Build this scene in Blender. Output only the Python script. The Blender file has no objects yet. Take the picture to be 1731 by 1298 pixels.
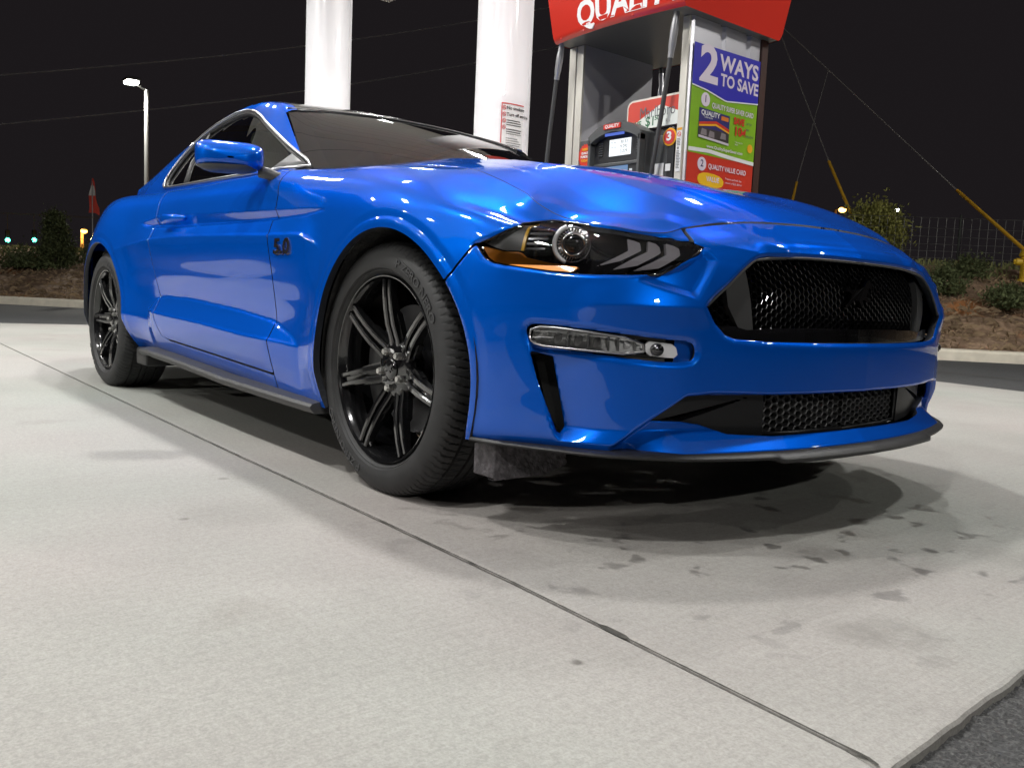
import bpy, bmesh, math, random
import numpy as np
from mathutils import Vector, Matrix
random.seed(7); RNG = np.random.default_rng(7)
SC = bpy.context.scene
COL = SC.collection
# ---------------------------------------------------------------- camera
cam_d = bpy.data.cameras.new("camera"); cam = bpy.data.objects.new("camera", cam_d); COL.objects.link(cam)
CAM = (1.99197, -2.07946, 0.54725)
yaw, pitch, roll = 2.4562706, 0.1025909, 0.0435844
f = Vector((math.cos(yaw)*math.cos(pitch), math.sin(yaw)*math.cos(pitch), -math.sin(pitch)))
r = f.cross(Vector((0, 0, 1))).normalized(); u = r.cross(f)
r2 = r*math.cos(roll)+u*math.sin(roll); u2 = u*math.cos(roll)-r*math.sin(roll)
cam.matrix_world = Matrix(((r2.x, u2.x, -f.x, CAM[0]), (r2.y, u2.y, -f.y, CAM[1]), (r2.z, u2.z, -f.z, CAM[2]), (0, 0, 0, 1)))
cam_d.sensor_fit = 'HORIZONTAL'; cam_d.sensor_width = 36.0; cam_d.lens = 1447.12/1731*36
cam_d.clip_start = 0.02; cam_d.clip_end = 2000
SC.camera = cam
# ---------------------------------------------------------------- night sky
W = bpy.data.worlds.new("World"); SC.world = W; W.use_nodes = True
nt = W.node_tree; nt.nodes.clear()
bg = nt.nodes.new('ShaderNodeBackground'); wo = nt.nodes.new('ShaderNodeOutputWorld')
bg.inputs[0].default_value = (0.0112, 0.0094, 0.0106, 1); bg.inputs[1].default_value = 1.0
nt.links.new(bg.outputs[0], wo.inputs[0])
SC.view_settings.view_transform = 'Standard'; SC.view_settings.look = 'None'
SC.view_settings.exposure = 0.0; SC.view_settings.gamma = 1.0
SC.render.engine = 'CYCLES'
SC.cycles.max_bounces = 8; SC.cycles.diffuse_bounces = 3; SC.cycles.glossy_bounces = 5
SC.cycles.transparent_max_bounces = 16; SC.cycles.transmission_bounces = 4
SC.cycles.caustics_reflective = False; SC.cycles.caustics_refractive = False
SC.cycles.sample_clamp_indirect = 4.0
# ---------------------------------------------------------------- materials
def nodes(m):
    m.use_nodes = True
    return m.node_tree, m.node_tree.nodes['Principled BSDF']
def mat(name, col, rough=.5, metal=0., coat=0., coat_rough=.03, bump=0., bscale=40., var=0., vscale=8., emis=None, estr=0., spec=.5, dirt=None, dscale=14.):
    m = bpy.data.materials.new(name); t, b = nodes(m)
    b.inputs['Base Color'].default_value = (*col, 1); b.inputs['Roughness'].default_value = rough
    b.inputs['Metallic'].default_value = metal; b.inputs['Coat Weight'].default_value = coat
    b.inputs['Coat Roughness'].default_value = coat_rough; b.inputs['Specular IOR Level'].default_value = spec
    if emis: b.inputs['Emission Color'].default_value = (*emis, 1); b.inputs['Emission Strength'].default_value = estr
    if var or bump or dirt:
        tc = t.nodes.new('ShaderNodeTexCoord')
    if var or dirt:
        n = t.nodes.new('ShaderNodeTexNoise'); n.inputs['Scale'].default_value = vscale if not dirt else dscale; n.inputs['Detail'].default_value = 6
        t.links.new(tc.outputs['Object'], n.inputs['Vector'])
        cr = t.nodes.new('ShaderNodeValToRGB')
        if dirt:
            cr.color_ramp.elements[0].position = .45; cr.color_ramp.elements[1].position = .68
            cr.color_ramp.elements[0].color = (*col, 1); cr.color_ramp.elements[1].color = (*dirt, 1)
        else:
            cr.color_ramp.elements[0].position = .3; cr.color_ramp.elements[1].position = .7
            cr.color_ramp.elements[0].color = (*[c*(1-var) for c in col], 1); cr.color_ramp.elements[1].color = (*[min(1, c*(1+var)) for c in col], 1)
        t.links.new(n.outputs['Fac'], cr.inputs[0]); t.links.new(cr.outputs[0], b.inputs['Base Color'])
    if bump:
        n2 = t.nodes.new('ShaderNodeTexNoise'); n2.inputs['Scale'].default_value = bscale; n2.inputs['Detail'].default_value = 4
        t.links.new(tc.outputs['Object'], n2.inputs['Vector'])
        bp = t.nodes.new('ShaderNodeBump'); bp.inputs['Strength'].default_value = bump; bp.inputs['Distance'].default_value = .01
        t.links.new(n2.outputs['Fac'], bp.inputs['Height']); t.links.new(bp.outputs[0], b.inputs['Normal'])
    return m
def glass(name, tint=(1, 1, 1), refl=1.0, rough=.0, ior=1.5):
    m = bpy.data.materials.new(name); m.use_nodes = True; t = m.node_tree; t.nodes.clear()
    o = t.nodes.new('ShaderNodeOutputMaterial'); mx = t.nodes.new('ShaderNodeMixShader')
    tr = t.nodes.new('ShaderNodeBsdfTransparent'); gl = t.nodes.new('ShaderNodeBsdfGlossy'); fr = t.nodes.new('ShaderNodeFresnel')
    tr.inputs[0].default_value = (*tint, 1); gl.inputs[0].default_value = (refl, refl, refl, 1); gl.inputs['Roughness'].default_value = rough
    fr.inputs[0].default_value = ior
    t.links.new(fr.outputs[0], mx.inputs[0]); t.links.new(tr.outputs[0], mx.inputs[1]); t.links.new(gl.outputs[0], mx.inputs[2]); t.links.new(mx.outputs[0], o.inputs[0])
    return m
def emit(name, col, s):
    m = bpy.data.materials.new(name); m.use_nodes = True; t = m.node_tree; t.nodes.clear()
    o = t.nodes.new('ShaderNodeOutputMaterial'); e = t.nodes.new('ShaderNodeEmission'); e.inputs[0].default_value = (*col, 1); e.inputs[1].default_value = s
    t.links.new(e.outputs[0], o.inputs[0]); return m
M = {}
M['paint'] = mat('blue_metallic_paint', (.0002, .098, .575), .34, .38, 1.0, .004, spec=.0)
M['paint'].node_tree.nodes['Principled BSDF'].inputs['Specular Tint'].default_value = (.10, .38, 1, 1)
M['paint'].node_tree.nodes['Principled BSDF'].inputs['Coat IOR'].default_value = 1.55
M['seam'] = mat('panel_gap_shade', (.004, .006, .012), .6)  # shade of the shut lines painted near-black onto the panel edge lips
M['roof'] = mat('black_gloss_paint', (.012, .012, .013), .25, 0, 1.0, .02)
M['gloss'] = mat('gloss_black', (.008, .008, .009), .12, 0, 1.0, .02)
M['wheel'] = mat('wheel_gloss_black', (.010, .010, .011), .16, .3, 1.0, .03)
M['plastic'] = mat('black_plastic', (.011, .011, .012), .42, bump=.08, bscale=900)
M['plastic2'] = mat('grey_plastic', (.055, .055, .056), .45)
M['liner'] = mat('wheel_liner', (.012, .012, .012), .85, dirt=(.045, .042, .04), dscale=26, bump=.6, bscale=60)
M['rubber'] = mat('tyre_rubber', (.022, .022, .023), .62, var=.25, vscale=20)
M['chrome'] = mat('chrome', (.75, .75, .76), .12, 1.0)
M['satin'] = mat('satin_trim', (.42, .42, .43), .30, 1.0)
M['dchrome'] = mat('dark_chrome', (.10, .10, .105), .2, 1.0)
M['lug'] = mat('lug_metal', (.65, .64, .62), .3, 1.0)
M['disc'] = mat('brake_disc', (.10, .10, .105), .35, 1.0)
M['calip'] = mat('caliper', (.05, .05, .052), .4, .3)
M['under'] = mat('underbody', (.03, .03, .032), .8)
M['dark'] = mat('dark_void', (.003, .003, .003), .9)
M['glass_ws'] = glass('windscreen_glass', (.16, .17, .165), 1.0, 0, 2.3)
M['glass_side'] = glass('side_glass', (.42, .47, .44), 1.0)
M['lens'] = glass('lamp_lens', (.96, .96, .96), .8)
M['amber'] = mat('amber_reflector', (1., .33, .012), .4, 0, .3, .05, emis=(.9, .2, .01), estr=.0)
M['tri'] = mat('light_guide', (.24, .225, .245), .25, 0, .6, .1)
M['whiteguide'] = mat('white_guide', (.72, .72, .74), .25, 0, .5, .1)
M['silver'] = mat('reflector_silver', (.8, .8, .8), .15, 1.0)
M['seat'] = mat('seat_cloth', (.30, .31, .30), .8, bump=.2, bscale=300)
M['dash'] = mat('dash', (.02, .02, .021), .7)
M['red'] = mat('red_lens', (.35, .005, .008), .2, 0, 1.0)
# ---------------------------------------------------------------- object helpers
def tag(o, label=None, cat=None, group=None, kind=None):
    if label: o['label'] = label
    if cat: o['category'] = cat
    if group: o['group'] = group
    if kind: o['kind'] = kind
    return o
def empty(name, loc=(0, 0, 0), rz=0.):
    o = bpy.data.objects.new(name, None); COL.objects.link(o); o.location = loc; o.rotation_euler = (0, 0, rz); o.empty_display_size = .1
    return o
def mesh_obj(name, V, F, m, parent=None, smooth=False, mats=None, fm=None, sharp=None, merge=0.):
    me = bpy.data.meshes.new(name)
    V = np.asarray(V, float)
    me.from_pydata(V.tolist(), [], [tuple(map(int, q)) for q in F]); me.update()
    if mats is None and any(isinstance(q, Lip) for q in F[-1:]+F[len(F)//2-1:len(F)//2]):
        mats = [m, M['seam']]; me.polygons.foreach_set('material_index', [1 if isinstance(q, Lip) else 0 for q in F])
    if merge:
        bm = bmesh.new(); bm.from_mesh(me); bmesh.ops.remove_doubles(bm, verts=bm.verts, dist=merge); bm.to_mesh(me); bm.free()
    ms = mats if mats else [m]
    for x in ms: me.materials.append(x)
    if fm is not None and len(fm) == len(me.polygons): me.polygons.foreach_set('material_index', list(fm))
    if smooth: me.polygons.foreach_set('use_smooth', [True]*len(me.polygons))
    if sharp is not None:
        try: me.set_sharp_from_angle(angle=math.radians(sharp))
        except Exception: pass
    o = bpy.data.objects.new(name, me); COL.objects.link(o)
    if parent: o.parent = parent
    return o
class Lip(list): pass
class MB:
    """collects shapes for one mesh"""
    def __init__(s): s.V = []; s.F = []; s.MI = []; s.mi = 0
    def add(s, V, F):
        n = len(s.V); s.V += [tuple(map(float, v)) for v in V]; s.F += [tuple(i+n for i in q) for q in F]; s.MI += [s.mi]*len(F); return s
    def box(s, c, d, bevel=0., rot=None):
        bm = bmesh.new(); bmesh.ops.create_cube(bm, size=1)
        for v in bm.verts: v.co = Vector((v.co.x*d[0], v.co.y*d[1], v.co.z*d[2]))
        if bevel: bmesh.ops.bevel(bm, geom=bm.edges[:], offset=min(bevel, min(d)*.45), segments=2, affect='EDGES', profile=.5)
        if rot is not None: bmesh.ops.transform(bm, matrix=rot.to_4x4(), verts=bm.verts)
        bm.verts.index_update()
        s.add([(v.co.x+c[0], v.co.y+c[1], v.co.z+c[2]) for v in bm.verts], [tuple(v.index for v in q.verts) for q in bm.faces]); bm.free(); return s
    def bx(s, x0, x1, y0, y1, z0, z1, bevel=0.): return s.box(((x0+x1)/2, (y0+y1)/2, (z0+z1)/2), (abs(x1-x0), abs(y1-y0), abs(z1-z0)), bevel)
    def tube(s, pts, rad, n=8, caps=True, closed=False):
        P = [Vector(p) for p in pts]; R = rad if hasattr(rad, '__len__') else [rad]*len(P); V = []; F = []
        up = None; m = len(P)
        for i, p in enumerate(P):
            if closed: d = (P[(i+1) % m]-P[i-1])
            else: d = (P[min(i+1, m-1)]-P[max(i-1, 0)])
            d = d.normalized() if d.length > 1e-9 else Vector((0, 0, 1))
            if up is None:
                up = Vector((0, 0, 1)) if abs(d.z) < .9 else Vector((1, 0, 0))
            a = d.cross(up).normalized(); b = a.cross(d); up = b
            for k in range(n):
                t = 2*math.pi*k/n; V.append(p+(a*math.cos(t)+b*math.sin(t))*R[i])
        L = m if closed else m-1
        for i in range(L):
            j = (i+1) % m
            for k in range(n): F.append((i*n+k, i*n+(k+1) % n, j*n+(k+1) % n, j*n+k))
        if caps and not closed: F.append(tuple(range(n-1, -1, -1))); F.append(tuple((m-1)*n+k for k in range(n)))
        return s.add(V, F)
    def cyl(s, c, axis, rad, depth, n=24, rad2=None):
        a = Vector(axis).normalized(); c = Vector(c); return s.tube([c-a*depth/2, c+a*depth/2], [rad, rad if rad2 is None else rad2], n)
    def sph(s, c, rad, n=12, sc=(1, 1, 1)):
        V = []; F = []
        for i in range(n+1):
            t = math.pi*i/n
            for k in range(2*n): p = math.pi*k/n; V.append((c[0]+sc[0]*rad*math.sin(t)*math.cos(p), c[1]+sc[1]*rad*math.sin(t)*math.sin(p), c[2]+sc[2]*rad*math.cos(t)))
        for i in range(n):
            for k in range(2*n): F.append((i*2*n+k, (i+1)*2*n+k, (i+1)*2*n+(k+1) % (2*n), i*2*n+(k+1) % (2*n)))
        return s.add(V, F)
    def prism(s, poly, fn, d0, d1):
        """poly: 2-D list, fn(a,b,d)->xyz"""
        n = len(poly); V = [fn(a, b, d0) for a, b in poly]+[fn(a, b, d1) for a, b in poly]
        ar = sum(poly[i][0]*poly[(i+1) % n][1]-poly[(i+1) % n][0]*poly[i][1] for i in range(n))
        F = [tuple(range(n-1, -1, -1)), tuple(range(n, 2*n))]+[(i, (i+1) % n, n+(i+1) % n, n+i) for i in range(n)]
        return s.add(V, F)
    def grid(s, P, wrapu=False):
        n, m = P.shape[:2]; F = []
        for i in range(n if wrapu else n-1):
            for j in range(m-1): F.append((i*m+j, ((i+1) % n)*m+j, ((i+1) % n)*m+j+1, i*m+j+1))
        return s.add(P.reshape(-1, 3), F)
    def build(s, name, m, parent=None, smooth=False, sharp=None, merge=0.):
        if isinstance(m, (list, tuple)): return mesh_obj(name, s.V, s.F, None, parent, smooth, mats=m, fm=s.MI, sharp=sharp, merge=merge)
        return mesh_obj(name, s.V, s.F, m, parent, smooth, sharp=sharp, merge=merge)
def copy_tree(o, parent=None):
    c = o.copy(); COL.objects.link(c)
    if parent is not None: c.parent = parent
    for ch in [q for q in bpy.data.objects if q.parent == o]: copy_tree(ch, c)
    return c
_chk = {}
def text_mesh(txt, size, bold=0., ext=0., align='LEFT', sx=1.):
    k = (txt, size, bold, ext, align, sx)
    if k in _chk: return _chk[k]
    cu = bpy.data.curves.new('t', 'FONT'); cu.body = txt; cu.size = size; cu.offset = bold; cu.extrude = ext; cu.align_x = align; cu.align_y = 'CENTER'; cu.resolution_u = 3
    o = bpy.data.objects.new('t', cu); COL.objects.link(o)
    dg = bpy.context.evaluated_depsgraph_get(); me = bpy.data.meshes.new_from_object(o.evaluated_get(dg))
    V = [(v.co.x*sx, v.co.y, v.co.z) for v in me.vertices]; F = [tuple(p.vertices) for p in me.polygons]
    bpy.data.objects.remove(o); bpy.data.curves.remove(cu); bpy.data.meshes.remove(me)
    _chk[k] = (V, F); return V, F
def text_on(mb, txt, size, fn, bold=0., ext=0., align='LEFT', sx=1., width=None):
    """fn(a,b,c)->xyz"""
    V, F = text_mesh(txt, size, bold, ext, align, sx)
    if width:
        w = max(v[0] for v in V)-min(v[0] for v in V); k = width/w; V = [(v[0]*k, v[1], v[2]) for v in V]
    mb.add([fn(*v) for v in V], F)

def pchip(xs, ys, x):
    # monotone-ish cubic hermite (finite difference tangents, Catmull like)
    xs=np.asarray(xs,float);ys=np.asarray(ys,float);x=np.asarray(x,float)
    h=np.diff(xs);d=np.diff(ys)/h
    m=np.empty_like(ys);m[1:-1]=(d[:-1]*h[1:]+d[1:]*h[:-1])/(h[:-1]+h[1:]);m[0]=d[0];m[-1]=d[-1]
    i=np.clip(np.searchsorted(xs,x)-1,0,len(xs)-2)
    t=np.clip((x-xs[i])/h[i],0,1);H=h[i]
    return ((2*t**3-3*t**2+1)*ys[i]+(t**3-2*t**2+t)*H*m[i]+(-2*t**3+3*t**2)*ys[i+1]+(t**3-t**2)*H*m[i+1])
PLAN=[(-3.93,0),(-3.90,.35),(-3.80,.64),(-3.65,.765),(-3.48,.830),(-3.3,.878),(-3.1,.921),(-2.9,.947),(-2.72,.950),(-2.5,.938),(-2.3,.929),(-2.0,.925),(-1.6,.926),(-1.2,.926),(-.8,.927),(-.45,.933),(-.2,.941),(0,.945),(.22,.941),(.38,.922),(.48,.893),(.585,.83),(.687,.748),(.762,.636),(.802,.53),(.842,.365),(.866,.18),(.875,0)]
_P=np.array(PLAN)
# dense plan curve, param by arc length with s=0 at x=0
_t=np.arange(len(_P));_tt=np.linspace(0,len(_P)-1,4001)
_px=pchip(_t,_P[:,0],_tt);_pw=pchip(_t,_P[:,1],_tt)
_s=np.concatenate([[0],np.cumsum(np.hypot(np.diff(_px),np.diff(_pw)))]);
_s-=np.interp(0,_px,_s)
S0,S1=_s[0],_s[-1]
# smooth the dense curve a bit
for _ in range(60):
    _px[1:-1]=.5*_px[1:-1]+.25*(_px[:-2]+_px[2:]);_pw[1:-1]=.5*_pw[1:-1]+.25*(_pw[:-2]+_pw[2:])
def plan(s):
    x=np.interp(s,_s,_px);w=np.interp(s,_s,_pw)
    e=.03
    s1=np.clip(s-e,S0,S1);s2=np.clip(s+e,S0,S1)
    tx=np.interp(s2,_s,_px)-np.interp(s1,_s,_px);tw=np.interp(s2,_s,_pw)-np.interp(s1,_s,_pw)
    # symmetric at the centreline
    tw=np.where((s>S1-e)|(s<S0+e),tw,tw)
    l=np.hypot(tx,tw)
    nx,nw=-tw/l,tx/l      # outward normal (x,w): along +w on the side
    k=np.clip((S1-s)/.12,0,1);nx=np.where(s>0,nx*k+(1-k)*1.0,nx);nw=np.where(s>0,nw*k,nw)
    k=np.clip((s-S0)/.12,0,1);nx=np.where(s<-3,nx*k-(1-k),nx);nw=np.where(s<-3,nw*k,nw)
    l=np.hypot(nx,nw)
    return x,w,nx/l,nw/l
def sx(x):  # s of side x
    return float(np.interp(x,_px[:3990],_s[:3990]))
# rows: (z,d) tables over s keys
K=[S0, S0+.45, -3.55,-3.1,-2.72,-2.3,-2.0,-1.6,-1.2,-.8,-.45,-.2,0,.12,.26,.38,.47,.60,.74,.87,.98,1.13,1.33,S1]
Z=np.array([
#S0  +.45 -3.55 -3.1 -2.72 -2.3  -2.0  -1.6  -1.2  -.8   -.45  -.2   0    .12   .26   .38   .47   .60   .74   .87   .98  1.13  1.33 S1
[.24, .24, .24, .23, .23, .225, .22, .213,.206,.20, .195, .195,.195,.20, .205, .21, .212, .21, .205, .20, .20,  .20, .20, .20],
[.30, .30, .30, .29, .29, .28, .27, .26, .25, .25, .25, .25, .25, .25, .25, .25, .25, .25, .25, .25, .25, .25, .25, .25],
[.38, .38, .38, .37, .37, .365,.36, .35, .35, .34, .34, .34, .34, .34, .34, .34, .34, .34, .34, .34, .34, .34, .34, .34],
[.50, .50, .50, .49, .49, .48, .47, .46, .45, .45, .45, .45, .45, .45, .45, .45, .45, .45, .45, .45, .45, .45, .45, .45],
[.62, .62, .62, .61, .61, .60, .59, .58, .57, .57, .57, .57, .57, .57, .57, .57, .57, .56, .56, .56, .56, .56, .56, .56],
[.75, .75, .74, .73, .73, .72, .71, .70, .70, .69, .69, .69, .69, .69, .68, .67, .66, .64, .63, .63, .63, .63, .63, .63],
[.85, .85, .83, .82, .82, .81, .80, .80, .79, .79, .79, .785,.78, .77, .75, .73, .71, .69, .66, .66, .67, .68, .69, .69],
[.93, .93, .91, .91, .91, .90, .89, .89, .88, .88, .862, .850, .835, .820, .786, .748, .726, .698, .682, .680, 0.690, 0.704, 0.712, 0.715],
[.97, .97, .965, .965, .965, .955, .945, .935, .935, .93, .910, .897, .874, .856, .818, .779, .753, .713, .694, .690, 0.708, 0.727, 0.737, 0.740],
[.975,.975,.97, .97, .965,.955,.95, .945,.945,.94, .925,.913,.892,.876,.84,.803,.777,.731,.711,.700, .722,.743,.754,.757]])
D=np.array([
[.06, .05, .03, .03, .03, .065,.05,.04, .04, .03, .02, .015,.012,.01, .005, .005, .01, .015, .01, .0,  .0,  .0,  .0,  .0],
[.03, .03, .015,.012,.012,.03,.022,.02, .02, .015,.010,.007,.005,.004,.002,.0,  .0,   .0,  .0,  .0,  .0,  .0,  .0,  .0],
[.01, .01, .003,.0,  .0,  .0,  .0,  .0,  .0,  .0,  .0,  .0,  .0,  .0,  .0,  .0,  .0,   .0,  .0,  .0,  .0,  .0,  .0,  .0],
[.0, .0, .0, .0, .0, 0.004, 0.008, 0.010, 0.010, 0.008, 0.004, .0, .0, .0, .0, .0, .0, .0, .0, .0, .0, .0, .0, .0],
[.0, .0, .0, .0, .0, 0.002, 0.003, 0.003, 0.003, 0.002, 0.001, .0, .0, .0, .0, .0, .0, .0, .0, .0, .003, .004, .004, .004],
[.03, .03, .025, .018, .006, 0.000, -0.002, -0.003, -0.003, -0.002, 0.002, .004, .002, .002, .004, .006, .01, .012, .018, .018, .018, .018, .020, .02],
[.05, .05, .05, .042,.020,.020,.026,.030,.028,.026,.021,.015,.012,.014,.02, .03, .04, .045,.045,.045,.045,.045,.045,.045],
[.10, .09, .09, .082, .060, .055, .058, .060, .058, .056, .052, .050, .050, .055, .07, .085, .095, .095, .07, .065, 0.066, 0.068, 0.071, 0.072],
[.14, .14, .15, .140, .130, .115, .105, .100, .100, .105, .120, .130, .135, .145, .16, .145, .13, .13, .08, .075, 0.094, 0.102, 0.107, 0.108],
[.16, .20, .26, .25, .22, .17, .14, .122,.122,.130,.200,.218,.228,.226,.213,.195,.17, .155,.09, .082,.115,.127,.13,.13]])
def rows(s):
    z=np.stack([pchip(K,Z[k],s) for k in range(len(Z))]);d=np.stack([pchip(K,D[k],s) for k in range(len(D))])
    return z,d
def shell(s,v):
    """s:(n,) v:(m,) in [0,9] -> x,w,z (n,m), n normal"""
    z,d=rows(s);n=len(z)
    # cubic interpolation across rows (uniform catmull)
    v=np.asarray(v,float);i=np.clip(v.astype(int),0,n-2);t=v-i
    def C(a):
        e=np.vstack([2*a[0]-a[1],a,2*a[-1]-a[-2]])
        p0,p1,p2,p3=e[i],e[i+1],e[i+2],e[i+3];T=t[:,None]
        return (.5*((2*p1)+(-p0+p2)*T+(2*p0-5*p1+4*p2-p3)*T*T+(-p0+3*p1-3*p2+p3)*T**3)).T
    zz=C(z);dd=C(d)
    x,w,nx,nw=plan(s)
    return x[:,None]-nx[:,None]*dd, w[:,None]-nw[:,None]*dd, zz
def in_poly(px, py, poly):
    c = np.zeros(px.shape, bool); n = len(poly)
    for i in range(n):
        x1, y1 = poly[i]; x2, y2 = poly[(i+1) % n]
        if y1 == y2: continue
        m = ((y1 > py) != (y2 > py)) & (px < (x2-x1)*(py-y1)/(y2-y1)+x1)
        c ^= m
    return c
def dist_poly(px, py, poly, closed=True):
    d = np.full(px.shape, 1e9); n = len(poly)
    for i in range(n if closed else n-1):
        x1, y1 = poly[i]; x2, y2 = poly[(i+1) % n]; dx, dy = x2-x1, y2-y1; L = dx*dx+dy*dy+1e-12
        t = np.clip(((px-x1)*dx+(py-y1)*dy)/L, 0, 1)
        d = np.minimum(d, np.hypot(px-x1-t*dx, py-y1-t*dy))
    return d
def sd(px, py, poly):
    """positive inside; evaluated only near"""
    a = np.asarray(poly); out = np.full(px.shape, -1.0)
    m = (px > a[:, 0].min()-.3) & (px < a[:, 0].max()+.3) & (py > a[:, 1].min()-.3) & (py < a[:, 1].max()+.3)
    x, y = px[m], py[m]; d = dist_poly(x, y, poly); out[m] = np.where(in_poly(x, y, poly), d, -d)
    return out
def chaikin(poly, n=1, closed=True):
    for _ in range(n):
        q = []; m = len(poly)
        for i in range(m if closed else m-1):
            a, b = poly[i], poly[(i+1) % m]
            q += [(a[0]*.75+b[0]*.25, a[1]*.75+b[1]*.25), (a[0]*.25+b[0]*.75, a[1]*.25+b[1]*.75)]
        if not closed: q = [poly[0]]+q+[poly[-1]]
        poly = q
    return poly
def grid_normals(P):
    a = np.gradient(P, axis=0); b = np.gradient(P, axis=1); n = np.cross(a, b)
    l = np.linalg.norm(n, axis=2, keepdims=True); return n/np.maximum(l, 1e-9)
LIPS = [True]
def trim(P, phi, N=None, flange=0., borders=(), flip=False, back=0.):
    """keep phi>0. returns V,F. N outward normals. flange: depth of inward lip at cut edges. back: thickness (adds back skin)."""
    n, m = phi.shape; ins = phi > 0
    idx = -np.ones((n, m), int); ids = np.argwhere(ins); idx[ins] = np.arange(len(ids)); V = [P[ins]]; NN = [N[ins]] if N is not None else None
    nv = len(ids); extraV = []; extraN = []; cache = {}
    I = ins.astype(int); s4 = I[:-1, :-1]+I[1:, :-1]+I[1:, 1:]+I[:-1, 1:]
    full = np.argwhere(s4 == 4); F = [np.stack([idx[full[:, 0], full[:, 1]], idx[full[:, 0]+1, full[:, 1]], idx[full[:, 0]+1, full[:, 1]+1], idx[full[:, 0], full[:, 1]+1]], 1)]
    F = F[0].tolist(); B = []
    def cut(a, b):
        nonlocal nv
        k = (a, b) if a < b else (b, a)
        if k in cache: return cache[k]
        fa, fb = phi[k[0]], phi[k[1]]; t = min(.98, max(.02, fa/(fa-fb)))
        extraV.append(P[k[0]]*(1-t)+P[k[1]]*t)
        if N is not None: extraN.append(N[k[0]]*(1-t)+N[k[1]]*t)
        cache[k] = nv; nv += 1; return nv-1
    for i, j in np.argwhere((s4 > 0) & (s4 < 4)):
        c = [(i, j), (i+1, j), (i+1, j+1), (i, j+1)]; poly = []; kinds = []
        for k in range(4):
            a, b = c[k], c[(k+1) % 4]
            if ins[a]: poly.append(idx[a]); kinds.append(0)
            if ins[a] != ins[b]: poly.append(cut(a, b)); kinds.append(1 if ins[a] else 2)  # 1 exit, 2 enter
        if len(poly) >= 3: F.append([int(q) for q in poly])
        for k in range(len(poly)):
            if kinds[k] == 1 and kinds[(k+1) % len(poly)] == 2: B.append((poly[k], poly[(k+1) % len(poly)]))
    def border(seq):
        for (a, b) in zip(seq[:-1], seq[1:]):
            if ins[a] and ins[b]: B.append((idx[a], idx[b]))
            elif ins[a] != ins[b]:
                k = (a, b) if a < b else (b, a)
                if k in cache: B.append((idx[a], cache[k]) if ins[a] else (cache[k], idx[b]))
    if 'v0' in borders: border([(i, 0) for i in range(n)])
    if 'v1' in borders: border([(i, m-1) for i in range(n-1, -1, -1)])
    if 'u0' in borders: border([(0, j) for j in range(m-1, -1, -1)])
    if 'u1' in borders: border([(n-1, j) for j in range(m)])
    V = np.concatenate([V[0], np.array(extraV).reshape(-1, 3)])
    if N is not None: Nn = np.concatenate([NN[0], np.array(extraN).reshape(-1, 3)])
    fl = flange or back
    if fl and N is not None and B:
        used = sorted({int(q) for e in B for q in e}); mp = {q: k for k, q in enumerate(used)}; n0 = len(V); k = len(used)
        top = V[used]; bot = top-Nn[used]*fl; V = np.concatenate([V, top, bot]); 
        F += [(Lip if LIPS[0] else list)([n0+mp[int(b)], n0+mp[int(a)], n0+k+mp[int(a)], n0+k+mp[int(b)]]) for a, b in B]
    if flip: F = [type(q)(q[::-1]) for q in F]
    return V, F
def join(parts):
    V = []; F = []; n = 0
    for v, f in parts:
        V.append(np.asarray(v)); F += [type(p)([q+n for q in p]) for p in f]; n += len(v)
    return np.concatenate(V), F
def mirror(v, f):
    v = np.array(v); v[:, 1] *= -1; return v, [(Lip if isinstance(q, Lip) else list)(q[::-1]) for q in f]
# ------------------------------------------------ feature lines on the body, in (s = run along the body, z) metres
HL = [(0.411,0.660),(0.450,0.676),(0.480,0.693),(0.511,0.709),(0.535,0.719),(0.565,0.7235),(0.602,0.722),(0.671,0.7125),(0.779,0.700),(0.880,0.690),(0.955,0.682),(0.978,0.673),(0.956,0.657),(0.896,0.630),(0.848,0.606),(0.771,0.602),(0.693,0.600),(0.662,0.600),(0.602,0.603),(0.537,0.609),(0.467,0.617),(0.441,0.628)]
GR = ([(0.963,0.541),(0.966,0.546),(0.979,0.558),(0.996,0.571),(1.031,0.597),(1.065,0.624),(1.100,0.647),(1.122,0.657),(1.156,0.6625),(1.256,0.667),(1.400,0.669),(1.75,0.669),(1.75,0.465),(1.347,0.465),(1.143,0.467),(1.045,0.472),(1.018,0.480),(0.987,0.508)])
FOG = chaikin([(0.554,0.470),(0.558,0.484),(0.576,0.489),(0.636,0.486),(0.766,0.476),(0.857,0.467),(0.925,0.465),(0.940,0.450),(0.940,0.430),(0.928,0.419),(0.862,0.417),(0.766,0.424),(0.641,0.434),(0.580,0.438),(0.563,0.448)], 1)
SLIT = [(0.565,0.430),(0.582,0.421),(0.612,0.416),(0.646,0.262),(0.637,0.243),(0.618,0.291),(0.585,0.367)]
LOWI = [(0.935,0.342),(1.187,0.340),(1.75,0.341),(1.75,0.246),(1.195,0.244),(1.057,0.252),(0.983,0.274),(0.927,0.282),(0.845,0.283)]
BUMP = [(.20,.05),(.28,.50),(.335,.574),(.411,.660),(.55,.662),(.80,.68),(.955,.683),(.958,.90),(1.9,.90),(1.9,.05)]
WEDGE = [(.745,.10),(.753,.226),(.792,.252),(.844,.292),(.925,.346),(1.0,.352),(1.2,.347),(1.9,.345),(1.9,.10)]
CREB = [(.80,.600),(.90,.632),(.975,.672),(1.0,.645),(.935,.556),(.866,.572),(.80,.590)]
SPT = np.array([(-2.186,.803),(-1.986,.823),(-1.483,.817),(-1.059,.803),(-.712,.794),(-.447,.784),(-.287,.773)])
SPB = np.array([(-2.186,.803),(-2.073,.779),(-1.804,.766),(-1.618,.760),(-1.067,.757),(-.694,.755),(-.452,.760),(-.287,.773)])
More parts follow.
